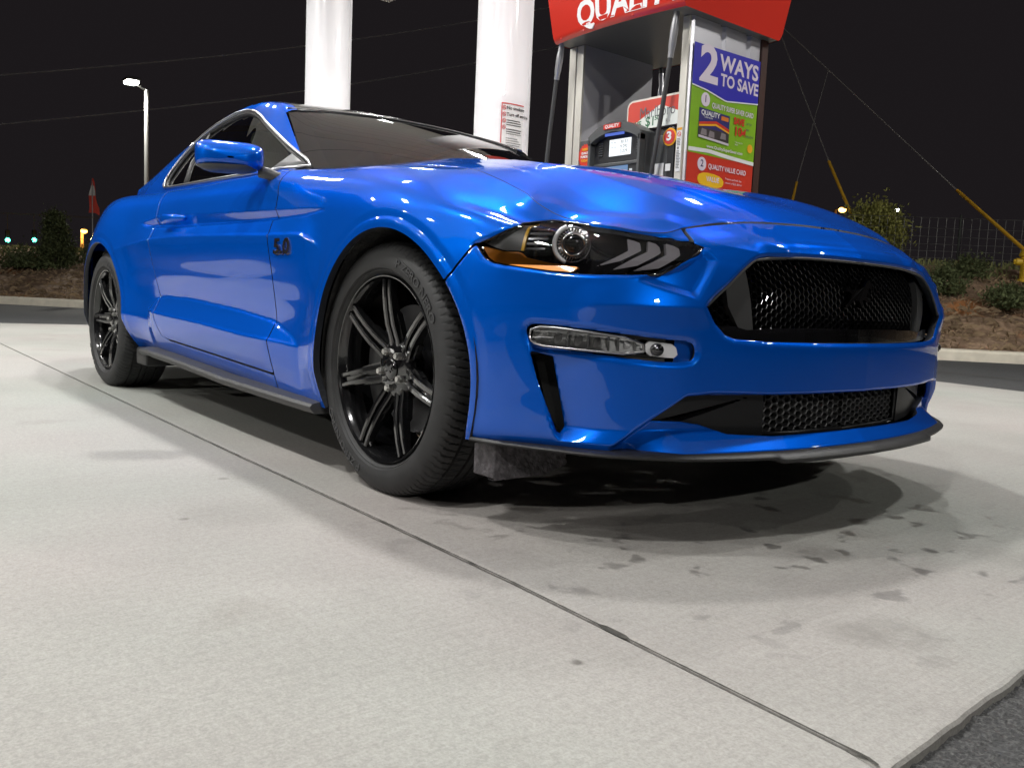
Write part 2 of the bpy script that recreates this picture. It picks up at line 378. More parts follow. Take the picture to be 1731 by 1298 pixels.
LL = np.array([(-2.42,.690),(-2.147,.711),(-1.956,.722),(-1.609,.726),(-1.124,.717),(-.681,.706),(-.508,.704),(-.434,.700),(-.369,.683),(-.300,.654)])
LST = np.array([(-2.012,.426),(-1.921,.464),(-1.817,.478),(-1.466,.477),(-1.007,.455),(-.660,.429),(-.495,.387),(-.456,.369)])
LSB = np.array([(-2.012,.425),(-1.917,.415),(-1.808,.407),(-1.262,.392),(-.881,.375),(-.634,.371),(-.534,.367),(-.456,.364)])
DF = np.array([(.10,-.638),(.26,-.638),(.322,-.638),(.515,-.651),(.704,-.677),(.842,-.72),(.908,-.775),(.96,-.80)])
DR = np.array([(.10,-1.66),(.299,-1.70),(.316,-1.791),(.38,-1.839),(.48,-1.873),(.608,-1.93),(.737,-1.96),(.87,-2.02),(.93,-2.06),(1.,-2.12)])
DB = np.array([(-2.0,.312),(-1.795,.304),(-1.293,.285),(-.937,.271),(-.6,.259)])
ft = lambda s, z: (np.hypot((s-.058)/.366, (z-.33)/.376)-1)*.371
rt = lambda s, z: (np.hypot(s+2.72, z-.336)-.387)
def tent(d, w, p=1.4): return np.clip(1-np.abs(d)/w, 0, 1)**p
def disp(s, z):
    e = np.zeros(np.broadcast(s, z).shape); s, z = np.broadcast_arrays(s, z)
    d = ft(s, z); k = np.clip((.50-s)/.2, .25, 1)*np.clip((z-.18)/.12, 0, 1)
    e += .012*k*(1-np.clip((d-.048)/.17, 0, 1))**2.2*(d < 1)
    e += .004*k*np.clip(1-(d-.012)/.012, 0, 1)
    d = rt(s, z); k = np.clip((z-.2)/.15, 0, 1)
    e += .018*k*(1-np.clip((d-.052)/.22, 0, 1))**2.2
    e += .004*k*np.clip(1-(d-.014)/.012, 0, 1)
    zl = np.interp(s, LL[:, 0], LL[:, 1]); am = np.clip((s+2.5)/.25, 0, 1)*np.clip((-.30-s)/.10, 0, 1)
    e += .0115*am*np.where(z > zl, tent(z-zl, .060, 1.3), tent(z-zl, .20, 1.3))
    e += .0035*am*np.where(z > zl, np.clip(1-(z-zl)/.007, 0, 1), np.clip(1-(zl-z)/.06, 0, 1)**2)
    d = ft(s, z); e += .0028*np.clip((z-.35)/.1, 0, 1)*np.clip((.42-s)/.1, 0, 1)*np.where(d > .022, np.clip(1-(d-.022)/.006, 0, 1), np.clip(d/.022, 0, 1)**2)
    t, b = np.interp(s, SPT[:, 0], SPT[:, 1]), np.interp(s, SPB[:, 0], SPB[:, 1]); h = np.maximum(t-b, 1e-4)
    q = (t-z)/h; am = np.clip(h/.045, 0, 1)*(s > -2.186)*(s < -.287)
    e -= .021*am*np.where((q > 0) & (q < 1), np.minimum(q/.74, (1-q)/.26), 0)
    t, b = np.interp(s, LST[:, 0], LST[:, 1]), np.interp(s, LSB[:, 0], LSB[:, 1]); h = np.maximum(t-b, 1e-4)
    q = np.clip((t-z)/h, 0, 1); am = np.clip(h/.06, 0, 1)*(s > -2.012)*(s < -.456)
    e += .0035*am*np.where(z > b, np.clip(1-(z-b)/.007, 0, 1), np.clip(1-(b-z)/.06, 0, 1)**2)
    e += .027*am*q*(1-np.clip((b-z)/.24, 0, 1))**1.5-.006*am*tent(t+.004-z, .09)*(q <= 0)
    # nose
    m = s > .3
    if m.any():
        S, Zq = s[m], z[m]; a = np.zeros(S.shape)
        w = sd(S, Zq, WEDGE); k = np.clip(w/.012, 0, 1); k = k*k*(3-2*k)
        a -= .034*k*np.clip((S-.74)/.05, 0, 1)
        a += .050*np.clip(w/.03, 0, 1)*np.clip((.262-Zq)/.045, 0, 1)*np.clip((S-.80)/.12, 0, 1)
        dd = S-np.interp(Zq, [.20, .245, .33, .39, .47], [.645, .632, .606, .58, .554])
        a -= .036*np.clip(dd/.010, 0, 1)*(1-np.clip((dd-.02)/.25, 0, 1))**1.6*np.clip((.452-Zq)/.018, 0, 1)*np.clip((Zq-.232)/.03, 0, 1)
        g = -sd(S, Zq, GR); a -= .007*np.clip(1-g/.009, 0, 1)*(g > -.1)
        g = -sd(S, Zq, FOG); a -= .006*np.clip(1-g/.010, 0, 1)
        g = -sd(S, Zq, HL); a -= .004*np.clip(1-g/.006, 0, 1)
        a -= .013*np.clip(sd(S, Zq, CREB)/.014, 0, 1)
        a += .007*tent(dist_poly(S, Zq, [(1.117,.742),(1.130,.716),(1.174,.694),(1.217,.684)], False), .05, 1.2)
        a += .007*tent(dist_poly(S, Zq, [(.99,.687),(1.057,.678),(1.117,.671)], False), .04)
        a += .007*tent(dist_poly(S, Zq, [(.70,.535),(.775,.539),(.840,.537),(.95,.540)], False), .05)
        e[m] += a
    return e
# ------------------------------------------------ sampled body side (right half, y<0), shared by all panels
VV = np.linspace(0, 9, 235)
def sgrid(a, b, h): return np.linspace(a, b, int((b-a)/h)+2)
SS = np.unique(np.concatenate([sgrid(S0, -2.6, .03), sgrid(-3.3, -.3, .011), sgrid(-.42, S1, .0058)]).round(5))
def eval_s(SA, VA):
    x, w, z = shell(SA, VA); _, _, nx, nw = plan(SA)
    P0 = np.stack([x, -w, z], 2)
    N0 = grid_normals(P0)
    out = np.stack([np.broadcast_to(nx[:, None], z.shape), -np.broadcast_to(nw[:, None], z.shape), 0*z], 2)
    sg = np.sign((N0*out).sum(2).sum()); N0 = N0*sg
    e = disp(SA[:, None], z)
    P = P0+out*e[..., None]
    return P, P0, out, z
BP, BP0, BOUT, BZ = eval_s(SS, VV)
BS = np.broadcast_to(SS[:, None], BZ.shape)
BN = grid_normals(BP); BN *= np.sign((BN*BOUT).sum())
FLIP = bool((np.cross(BP[1:, :-1]-BP[:-1, :-1], BP[:-1, 1:]-BP[:-1, :-1])*BOUT[:-1, :-1]).sum() < 0)
def pt(s, z, off=0., disp_on=False):
    """point on the body chart; s,z arrays"""
    s = np.atleast_1d(np.asarray(s, float)); z = np.atleast_1d(np.asarray(z, float)); sh = s.shape
    sf = s.ravel(); zf = z.ravel(); sign = np.where(sf > S1, -1., 1.); sm = np.where(sf > S1, 2*S1-sf, sf)
    zt, dt = rows(sm); vt = np.linspace(0, 9, 90)
    i = np.clip(vt.astype(int), 0, 8); t = (vt-i)[:, None]
    def C(a):
        e = np.vstack([2*a[0]-a[1], a, 2*a[-1]-a[-2]]); p0, p1, p2, p3 = e[i], e[i+1], e[i+2], e[i+3]
        return .5*((2*p1)+(-p0+p2)*t+(2*p0-5*p1+4*p2-p3)*t*t+(-p0+3*p1-3*p2+p3)*t**3)
    Zt, Dt = C(zt), C(dt); d = np.empty(len(sf))
    for k in range(len(sf)): d[k] = np.interp(zf[k], np.maximum.accumulate(Zt[:, k]), Dt[:, k])
    x, w, nx, nw = plan(sm); d = d-off
    if disp_on: d = d-disp(sm, zf)
    return np.stack([x-nx*d, -(w-nw*d)*sign, zf], 1).reshape(sh+(3,))
def patch(poly, off, h=.006, thick=.006, disp_on=False, phi_extra=None):
    """slab following the body inside a chart polygon -> V,F (right side)"""
    a = np.asarray(poly); s = np.arange(a[:, 0].min()-h, a[:, 0].max()+2*h, h); z = np.arange(a[:, 1].min()-h, a[:, 1].max()+2*h, h)
    S, Zq = np.meshgrid(s, z, indexing='ij'); ph = sd(S, Zq, poly)
    P = pt(S, Zq, 0. if callable(off) else off, disp_on); x, w, nx, nw = plan(np.where(S > S1, 2*S1-S, S)); sg = np.where(S > S1, -1., 1.)
    N = np.stack([nx, -nw*sg, 0*nx], 2)
    if callable(off): P = P+N*off(S, Zq)[..., None]
    LIPS[0] = False; o_ = trim(P, ph, N, flange=thick, flip=FLIP); LIPS[0] = True; return o_
def both(name, vf, m, parent, smooth=True, merge=0., sharp=None):
    """a central part spanning both halves"""
    V, F = join([vf, mirror(*vf)]); return mesh_obj(name, V, F, m, parent, smooth, merge=merge, sharp=sharp)
def pair(name, vf, m, parent, smooth=True, sharp=None):
    if hasattr(parent, '__len__'): p1, p2 = parent
    else: p1 = p2 = parent
    a = mesh_obj(name, *vf, m, p1, smooth, sharp=sharp); b = mesh_obj(name, *mirror(*vf), m, p2, smooth, sharp=sharp); return a, b
# ================================================================= CAR
car = empty('sports_car'); tag(car, 'glossy blue two-door sports coupe with black wheels and honeycomb grille on the concrete', 'car')
g = .0030
phi_hl = -sd(BS, BZ, HL); phi_fa = ft(BS, BZ); phi_ra = rt(BS, BZ); sb = sd(BS, BZ, BUMP); sb = np.where(BS > .05, sb, -1.)
df = BS-np.interp(BZ, DF[:, 0], DF[:, 1]); dr = BS-np.interp(BZ, DR[:, 0], DR[:, 1]); db = BZ-np.interp(BS, DB[:, 0], DB[:, 1])
mn = lambda *a: np.minimum.reduce(a)
# bumper
ph = mn(sb-g, (9-np.broadcast_to(VV, BS.shape))*.025-.0045+.01*(BS < .958), phi_hl, phi_fa, -sd(BS, BZ, GR), -sd(BS, BZ, FOG), -sd(BS, BZ, SLIT), -sd(BS, BZ, LOWI))
k = SS > .15; k2 = SS > -.5
front_bumper = both('front_bumper', trim(BP[k], ph[k], BN[k], .022, ('v0', 'v1'), FLIP), M['paint'], car, merge=.0004)
# fender
ph = mn(-sb-g, df-g, phi_hl, phi_fa); k = (SS > -.86) & (SS < 1.0)
ph = np.where(BS > .95, -1, ph)
pair('fender', trim(BP[k], ph[k], BN[k], .02, ('v0', 'v1'), FLIP), M['paint'], car)
# door
phd = mn(-df-g, dr-g, db-.004); k = (SS > -2.2) & (SS < -.6)
doors = pair('door', trim(BP[k], phd[k], BN[k], .02, ('v1',), FLIP), M['paint'], car)
# quarter + sill
sill = mn(-db-.004, BS+2.0, -BS-.30, phi_fa, -df-g+0*BS)
sill = mn(-db-.004, BS+2.0, -df-g)
q = np.maximum(mn(-dr-g, phi_ra), sill)
k = (SS < -.6)
body = both('body', trim(BP[k], q[k], BN[k], .02, ('v0',), FLIP), M['paint'], car, merge=.0004)
# ---- hood
sh_ = np.concatenate([np.linspace(-.60, .9, 130), np.linspace(.905, S1, 70)])
z9, d9 = rows(sh_); xb, wb, nx, nw = plan(sh_); zb = z9[-1]; xb = xb-nx*d9[-1]; wb = wb-nw*d9[-1]
xc = np.interp(sh_, [-.60, .87, 1.13, 1.33, S1], [-.40, .60, .69, .73, xb[-1]]); xc = np.minimum(xc, xb[-1])
def hood_z(x, w):
    zc = pchip([-.8, -.55, -.3, -.11, .12, .3, .47, .6, .68, .73, .80], [1.0, .986, .967, .953, .931, .902, .866, .830, .801, .772, .70], x)
    wr = np.interp(x, [-.6, .5, .60, .66, .71, .8], [.52, .50, .475, .445, .40, .33]); zr = pchip([-.8, -.5, -.11, .125, .33, .47, .56, .62, .66, .71, .8], [.985, .974, .950, .925, .894, .863, .833, .805, .782, .744, .66], x)
    wq = np.interp(x, [-.6, -.3, 0, .3, .49, .69, .8], [.755, .73, .725, .72, .71, .585, .5]); zq = np.interp(x, [-.6, -.3, 0, .12, .26, .38, .49, .69, .8], [.932, .918, .892, .876, .84, .79, .745, .70, .65])
    t = np.clip(w/wr, 0, 1); a = zr+(zc-zr)*(1-t**2)-.006*np.exp(-((t-.72)/.16)**2)
    t2 = np.clip((w-wr)/np.maximum(wq-wr, .02), 0, 1.3); b = zr+(zq-zr)*(t2*.45+.55*t2**1.8)
    return np.where(w < wr, a, b)
nb = 110; tb = np.linspace(0, 1, nb)
X = xb[:, None]+(xc-xb)[:, None]*tb; Wd = wb[:, None]*(1-tb); 
def tps_fit(pts):
    A = np.array(pts); n = len(A); r = np.hypot(A[:, None, 0]-A[None, :, 0], A[:, None, 1]-A[None, :, 1])+1e-9; K_ = r*r*np.log(r); K_[np.arange(n), np.arange(n)] = 1.2e-3
    Pm = np.stack([np.ones(n), A[:, 0], A[:, 1]], 1); Mx = np.zeros((n+3, n+3)); Mx[:n, :n] = K_; Mx[:n, n:] = Pm; Mx[n:, :n] = Pm.T
    w = np.linalg.solve(Mx, np.concatenate([A[:, 2], [0, 0, 0]])); return A, w
def tps(f_, x, y):
    A, w = f_; out = w[-3]+w[-2]*x+w[-1]*y
    for k in range(len(A)): r = np.hypot(x-A[k, 0], y-A[k, 1])+1e-9; out = out+w[k]*r*r*np.log(r)
    return out
cp = []
for sq in list(np.arange(-.60, .60, .11))+list(np.arange(.60, S1+.001, .075)):
    bx_, bw_, bz_ = np.interp(sq, sh_, xb), np.interp(sq, sh_, wb), np.interp(sq, sh_, zb); cp += [(bx_, bw_, bz_), (bx_, -bw_, bz_)] if bw_ > .02 else [(bx_, 0, bz_)]
for a_, b_, c_ in [(-.62, .5, .985), (-.3, .5, .970), (-.11, .5, .951), (.125, .5, .921), (.275, .5, .892), (.33, .5, .877), (.425, .5, .850), (.51, .498, .824), (.57, .49, .804), (.62, .472, .785), (.665, .43, .767)]: cp += [(a_, b_, c_), (a_, -b_, c_)]
for a_, b_, c_ in [(.50, .675, .740), (.56, .645, .735), (.615, .605, .734), (.655, .555, .742)]: cp += [(a_, b_, c_), (a_, -b_, c_)]
for a_, c_ in [(-.62, .992), (-.3, .966), (-.11, .950), (.12, .926), (.3, .897), (.47, .859), (.6, .822), (.68, .791)]: cp += [(a_, 0, c_)]
TF = tps_fit(cp); Zh = tps(TF, X, Wd)
RIDGE = [(-.7, .50), (.47, .50), (.56, .495), (.62, .472), (.665, .435), (.71, .40)]
dr_ = dist_poly(X, Wd, RIDGE, False); wr_ = np.interp(X, [a for a, b in RIDGE], [b for a, b in RIDGE])
Zh = Zh-.0095*np.exp(-(dr_/.10)**2)+.0105*np.clip(1-dr_/.11, 0, 1)**1.15+.0045*np.clip(1-dist_poly(X, Wd, [(.43, .70), (.50, .675), (.56, .645), (.62, .605), (.67, .55), (.70, .50)], False)/.035, 0, 1)-.0015*np.exp(-((Wd-wr_*.72)/.07)**2)*np.clip((.7-X)/.3, 0, 1)
dist = np.hypot(X-xb[:, None], Wd-wb[:, None]); c0_ = zb-Zh[:, 0]; csm = c0_.copy()
for _ in range(300): csm[1:-1] = .25*csm[:-2]+.5*csm[1:-1]+.25*csm[2:]
corr = csm[:, None]*np.exp(-(dist/.14)**1.6)+(c0_-csm)[:, None]*np.exp(-(dist/.02)**2)
Zh = Zh+corr+.002*np.clip((X-.66)/.04, 0, 1)*np.clip(1-dist/.05, 0, 1)
# rolled edge at the shut line, narrow gap to the fender
t = np.clip(dist/.004, 0, 1)
P = np.stack([X, -Wd, Zh], 2); Nn = np.zeros_like(P); Nn[..., 2] = 1
HP = np.stack([X, -Wd, Zh], 2)
gapv = np.full(X.shape, 1.0); gapv[:, :] = dist-.0035
fl = bool(np.cross(P[1:, :-1]-P[:-1, :-1], P[:-1, 1:]-P[:-1, :-1])[..., 2].sum() < 0)
hood = both('hood', trim(P, gapv, Nn, .018, ('u0',), fl), M['paint'], car, merge=.0006)
# ---- greenhouse
RX = [-3.77, -3.5, -3.3, -3.1, -2.87, -2.63, -2.42, -2.18, -1.96, -1.75, -1.5, -1.29, -1.15, -1.0, -.88, -.80, -.7]
RW = [.50, .70, .69, .655, .62, .595, .572, .552, .545, .552, .575, .603, .637, .675, .702, .718, .73]
RZ = [.987, .99, 1.0, 1.04, 1.112, 1.19, 1.252, 1.312, 1.335, 1.333, 1.303, 1.243, 1.147, 1.042, .962, .940, .93]
CX = [-3.77, -3.6, -3.45, -3.2, -2.9, -2.6, -2.3, -2.0, -1.75, -1.5, -1.25, -1.1]
CZ = [.99, .998, 1.02, 1.11, 1.215, 1.305, 1.358, 1.377, 1.369, 1.335, 1.268, 1.22]
GS = np.concatenate([sgrid(S0, -3.4, .03), sgrid(-3.4, -.80, .009)]); GS = np.unique(GS.round(5))
z9, d9 = rows(GS); gx, gw, nx, nw = plan(GS); gx = gx-nx*d9[-1]; gw = gw-nw*d9[-1]; gz = z9[-1]
def gsec(x, w9, z9, rv):
    wr = np.minimum(np.interp(x, RX, RW), w9*.97); zr = np.maximum(pchip(RX, RZ, x), z9+.002); zc = np.maximum(pchip(CX, CZ, x), zr+.004)
    L = lambda t, b=0: (w9+(wr-w9)*t+b, z9+(zr-z9)*t+b*.6)
    R_ = [L(0), L(.33, .010), L(.72, .012), L(.96, .004), (wr*.93, zr+(zc-zr)*.20), (wr*.72, zr+(zc-zr)*.52), (wr*.40, zr+(zc-zr)*.86), (wr*0, zc)]
    return np.stack([a for a, b in R_]), np.stack([b for a, b in R_])
GW, GZ = gsec(gx, gw, gz, None); GV = np.linspace(0, 7, 210)
def catrows(A, v):
    i = np.clip(v.astype(int), 0, len(A)-2); t = (v-i)[:, None]; e = np.vstack([2*A[0]-A[1], A, 2*A[-1]-A[-2]]); p0, p1, p2, p3 = e[i], e[i+1], e[i+2], e[i+3]
    return (.5*((2*p1)+(-p0+p2)*t+(2*p0-5*p1+4*p2-p3)*t*t+(-p0+3*p1-3*p2+p3)*t**3)).T
Wg = np.maximum(catrows(GW, GV), 0); Zg = catrows(GZ, GV); Xg = np.broadcast_to(gx[:, None], Wg.shape)
GP = np.stack([Xg, -Wg, Zg], 2); GN = grid_normals(GP); GN *= np.sign(GN[..., 2].sum())
gfl = bool(np.cross(GP[1:, :-1]-GP[:-1, :-1], GP[:-1, 1:]-GP[:-1, :-1])[..., 2].sum() < 0)
Vg = np.broadcast_to(GV, Wg.shape)
WIN = [(-2.372,.992),(-2.415,1.005),(-2.44,1.03),(-2.425,1.085),(-2.37,1.165),(-2.25,1.235),(-2.118,1.273),(-1.95,1.297),(-1.80,1.302),(-1.663,1.287),(-1.50,1.245),(-1.351,1.188),(-1.136,1.098),(-.963,1.018),(-.835,.952),(-1.216,.955),(-1.8,.968),(-2.2,.982)]
swin = sd(Xg, Zg, WIN); swin = np.where(Vg < 4, swin, -1.)
pillar_top = np.where(Xg > -1.275, 3.0-Vg, 3.95-Vg)*.03
ph = mn(-swin, pillar_top, Vg*.03+.001)
side_a, side_b = pair('side_pillar', trim(GP, ph, GN, .015, ('v0', 'u1'), gfl), M['paint'], car)
ph = mn((Vg-3.98)*.03, -1.272-Xg, Xg+2.32)
roofm = both('roof', trim(GP, ph, GN, .015, (), gfl), M['roof'], car, merge=.0004)
ph = mn((Vg-3.98)*.03, -2.325-Xg, Xg+3.15)
both('rear_window', trim(GP, ph, GN, .0, (), gfl), M['gloss'], car, merge=.0004)
ph = mn((Vg-3.98)*.03, -3.155-Xg)
both('trunk_lid', trim(GP, ph, GN, .01, (), gfl), M['paint'], car, merge=.0004)
# side glass, trim
GI = GP-GN*.010
gl = pair('side_window', trim(GI, mn(swin+.004, .03+0*Xg), GN, 0, (), gfl), M['glass_side'], car)
def gpt(x, z, off=0.):
    """point on the greenhouse side at x,z"""
    s = np.interp(x, gx[np.argsort(gx)], GS[np.argsort(gx)]); z9_, d9_ = rows(np.atleast_1d(s)); px, pw, a, b = plan(np.atleast_1d(s)); w9_ = pw-b*d9_[-1]
    A, B = gsec(np.atleast_1d(px-a*d9_[-1]), w9_, z9_[-1], None); v = np.linspace(0, 4, 80); Wq = catrows(A, v)[0]; Zq = catrows(B, v)[0]
    return np.array([x, -np.interp(z, Zq, Wq)-off, z+off*.6])
wl = chaikin(WIN, 1); n = len(wl)
tw = [gpt(a, b, .003) for a, b in wl]
mb = MB(); mb.tube(tw, [.0075]*len(tw), 8, closed=True)
pair('window_trim', (np.array(mb.V), mb.F), M['satin'], gl)
wl2 = [gpt(*q, -.006) for q in [((a*.965+.035*-1.65), (b*.955+.045*1.08)) for a, b in wl]]
mb = MB(); mb.tube(wl2, .009, 6, closed=True); mb.tube([gpt(-2.02, .975, -.012), gpt(-2.13, 1.10, -.012), gpt(-2.15, 1.27, -.012)], .016, 6)
pair('window_seal', (np.array(mb.V), mb.F), M['plastic'], gl)
# mirror sail triangle
sp = [(-.86, .962), (-.99, .962), (-.99, 1.022)]
mb = MB(); P3 = [gpt(a, b, .004) for a, b in sp]; P4 = [gpt(a, b, -.012) for a, b in sp]
mb.add(P3+P4, [(0, 1, 2), (5, 4, 3), (0, 3, 4, 1), (1, 4, 5, 2), (2, 5, 3, 0)])
pair('mirror_sail', (np.array(mb.V), mb.F), M['plastic2'], doors)
# ---- windscreen
tt = np.linspace(-1, 1, 61); uu = np.linspace(0, 1, 40)
ta = np.abs(tt); Bx = -.60-.29*ta**2.0; Bw = .712*tt; Bz = .972-.012*ta**2
Tx = -1.272-.022*ta**2; Tw = .602*tt; Tz = 1.273-.030*ta**2
P = np.zeros((61, 40, 3)); bul = .028*np.sin(np.pi*uu)
P[..., 0] = Bx[:, None]+(Tx-Bx)[:, None]*uu; P[..., 1] = Bw[:, None]+(Tw-Bw)[:, None]*uu; P[..., 2] = Bz[:, None]+(Tz-Bz)[:, None]*uu+bul[None, :]*(1-.8*ta[:, None]**3)
mb = MB(); mb.grid(P); ws = mb.build('windscreen', M['glass_ws'], car, True)
Pi = P-np.array([0, 0, .006]); q = np.minimum.reduce(np.broadcast_arrays((ta[:, None]-.90)*.66, 0*uu[None, :]+1)); q = np.maximum(q, np.maximum((uu[None, :]-.93)*.9, (.06-uu[None, :])*.9))
mesh_obj('windscreen_border', *trim(Pi, q), M['plastic'], ws, True)
# headliner edge / roof header strip
mb = MB(); mb.tube([(a, b, c+.001) for a, b, c in zip(Tx, Tw, Tz)], .006, 6); mb.build('header_seal', M['plastic'], ws, True)
# cowl
hr = HP[0]; mb = MB(); n = 30
ca = np.stack([np.interp(np.linspace(0, 1, n), np.linspace(0, 1, len(hr)), hr[:, j]) for j in range(3)], 1)
tb2 = np.linspace(1, 0, n); cb = np.stack([-.60-.29*tb2**2.0-.03, -.712*tb2, .972-.012*tb2**2-.004], 1)
G_ = np.stack([ca+[.03, 0, -.016], (ca+cb)/2+[0, 0, -.012], cb], 1); a1 = MB(); a1.grid(G_); both('cowl', (np.array(a1.V), a1.F), M['plastic'], car)
# ---- underbody, inner walls
mb = MB(); mb.bx(-3.6, -3.15, -.78, .78, .24, .70); mb.bx(-2.3, -.42, -.87, .87, .215, .60); mb.bx(-3.2, .6, -.60, .60, .205, .62); mb.bx(.40, .70, -.55, .55, .24, .60); mb.bx(-.42, .45, -.55, .55, .3, .80)
mb.build('underbody', M['under'], car)
for wx, R_, sg in ((.058, .385, 1), (-2.72, .395, 1)):
    for sy in (-1, 1):
        mb = MB(); a = np.linspace(-.35, math.pi+.35, 40); P = np.zeros((40, 8, 3))
        for j, yy in enumerate(np.linspace(.55, .918 if wx > 0 else .888, 8)): P[:, j] = np.stack([wx+R_*np.cos(a), sy*yy+0*a, .336+R_*np.sin(a)], 1)
        mb.grid(P); c = [(wx, sy*.55, .336)]+[tuple(P[i, 0]) for i in range(40)]; mb.add(c, [(0, i, i+1) for i in range(1, 40)])
        mb.build('wheel_liner', M['liner'], car, True)
# ---- side skirt
sk = np.linspace(-2.16, -.315, 90); zt = np.interp(sk, [-2.16, -1.96, -1.67, -1.05, -.5, -.31], [.232, .244, .238, .214, .207, .206]); px, pw, nx, nw = plan(sk); pw = np.where(sk < -1.9, np.interp(sk, [-2.16, -1.9], [.905, .925]), .926)
zt = zt+.002
prof = [(.86, .004), (.915, .004), (.950, -.004), (.957, -.012), (.955, -.020), (.940, -.034), (.84, -.036)]
P = np.zeros((90, len(prof), 3))
for j, (w_, dz) in enumerate(prof):
    ww = w_-.926+pw-.012*np.clip((-1.9-sk)/.26, 0, 1); P[:, j] = np.stack([sk, -ww, zt+dz], 1)
mb = MB(); mb.grid(P[:, ::-1]); mb.add([P[0, j] for j in range(7)], [tuple(range(7))]); mb.add([P[-1, j] for j in range(7)], [tuple(range(6, -1, -1))])
pair('side_skirt', (np.array(mb.V), mb.F), M['plastic2'], car, True, sharp=35)
mb = MB(); P2 = P[:, :1]; mb.bx(-2.28, -2.12, -.90, -.70, .15, .23, .01); pair('stone_guard', (np.array(mb.V), mb.F), M['plastic'], car)
# ---- splitter
ss = np.concatenate([np.linspace(.425, 1.16, 60), np.linspace(1.163, S1, 30)]); px, pw, nx, nw = plan(ss)
out = np.interp(ss, [.425, .5, .62, .80, .95, 1.1, 1.158, 1.166, S1], [.006, .012, .018, .026, .034, .036, .036, .046, .046]); th = np.interp(ss, [.425, .6, .8, 1.0, 1.158, 1.166, S1], [.010, .012, .015, .019, .022, .030, .030])
zt = np.interp(ss, [.425, .62, .75, 1.1, S1], [.224, .224, .222, .221, .221])-.002
pr = []
for j in range(7):
    o_ = [out*0-.10, out*.55, out*.93, out, out*.98, out*.85, out*0-.10][j]; z_ = [zt, zt-th*.15, zt-th*.52, zt-th*.66, zt-th*.90, zt-th, zt-th][j]
    pr.append(np.stack([px+nx*o_, -(pw+nw*o_), z_], 1))
P = np.stack(pr, 1); mb = MB(); mb.grid(P); mb.add([P[0, j] for j in range(7)], [tuple(range(7))])
both('splitter', (np.array(mb.V), mb.F), M['plastic'], car, merge=.0005, sharp=40)
# air deflectors ahead of the wheels
mb = MB(); n = 26; P = np.zeros((n, 9, 3))
for i, y in enumerate(np.linspace(-.885, -.66, n)):
    for j, t in enumerate(np.linspace(0, 1, 9)):
        P[i, j] = (.47+.0012*RNG.standard_normal()+.01*t, y, .212-(.088-.02*max(0, (i-17)/9)+.0006*RNG.standard_normal())*t)
P2 = P+np.array([-.02, 0, 0]); mb.grid(P); mb.grid(P2[:, ::-1]); mb.add([P[i, 8] for i in range(n)]+[P2[i, 8] for i in range(n)], [(i, n+i, n+i+1, i+1) for i in range(n-1)])
mb.bx(.40, .48, -.885, -.865, .128, .212, .003)
M['defl'] = mat('scuffed_deflector', (.055, .05, .055), .6, bump=.5, bscale=90, dirt=(.12, .11, .12), dscale=60)
pair('air_deflector', (np.array(mb.V), mb.F), M['defl'], car, False)
# ---- grille
def hexmesh(poly, off, pitch, wdt, depth, m, name, smax=None, squash=.86):
    mb = MB(); a = np.asarray(poly); s0, s1 = a[:, 0].min(), min(a[:, 0].max(), S1+pitch); z0, z1 = a[:, 1].min(), a[:, 1].max(); C_ = []
    dx = pitch*.75; dz = pitch*squash
    k = 0; s = S1
    cols = int((S1-s0)/dx)+2
    for i in range(cols):
        s = S1-i*dx; zo = (i % 2)*dz/2
        for j in range(int((z1-z0)/dz)+2):
            z = z0+j*dz+zo; C_.append((s, z))
    C_ = np.array(C_); inside = sd(C_[:, 0], C_[:, 1], poly) > -pitch*.25; C_ = C_[inside]
    R0 = pitch*.5+wdt*.2; R1 = pitch*.5-wdt
    ang = np.arange(6)*math.pi/3
    A0 = np.stack([C_[:, :1]+R0*np.cos(ang), C_[:, 1:]+R0*np.sin(ang)*squash/.866], 2); A1 = np.stack([C_[:, :1]+R1*np.cos(ang), C_[:, 1:]+R1*np.sin(ang)*squash/.866], 2)
    f0 = pt(A0[..., 0], A0[..., 1], off); f1 = pt(A1[..., 0], A1[..., 1], off+.002); b1 = pt(A1[..., 0], A1[..., 1], off-depth)
    for c in range(len(C_)):
        V = np.concatenate([f0[c], f1[c], b1[c]]); F = []
        for q in range(6):
            w = (q+1) % 6; F += [(q, w, 6+w, 6+q), (6+q, 6+w, 12+w, 12+q)]
        mb.add(V, F)
    return both(name, (np.array(mb.V), mb.F), m, car, False)
GRI = [(s, z) for s, z in GR]
grille = hexmesh([(.972,.543),(1.018,.485),(1.1,.497),(1.75,.497),(1.75,.664),(1.15,.656),(1.06,.625)], -.050, .0225, .0013, .012, M['gloss'], 'grille')
def gpair(name, poly, off, h, th, m, parent, **k): return both(name, patch(poly, off, h, th, **k), m, parent)
lower_strip = [(1.0,.500),(1.018,.478),(1.045,.470),(1.143,.4655),(1.347,.4635),(1.75,.4635),(1.75,.500),(1.2,.498),(1.10,.492),(1.06,.500)]
both('grille_surround', patch([p for p in lower_strip if p[0] <= S1+.3], -.030, .006, .02), M['gloss'], grille)
pair('grille_blade', patch([(1.035,.612),(1.098,.646),(1.125,.480),(1.078,.496),(1.045,.545)], -.034, .005, .02), M['plastic2'], grille)
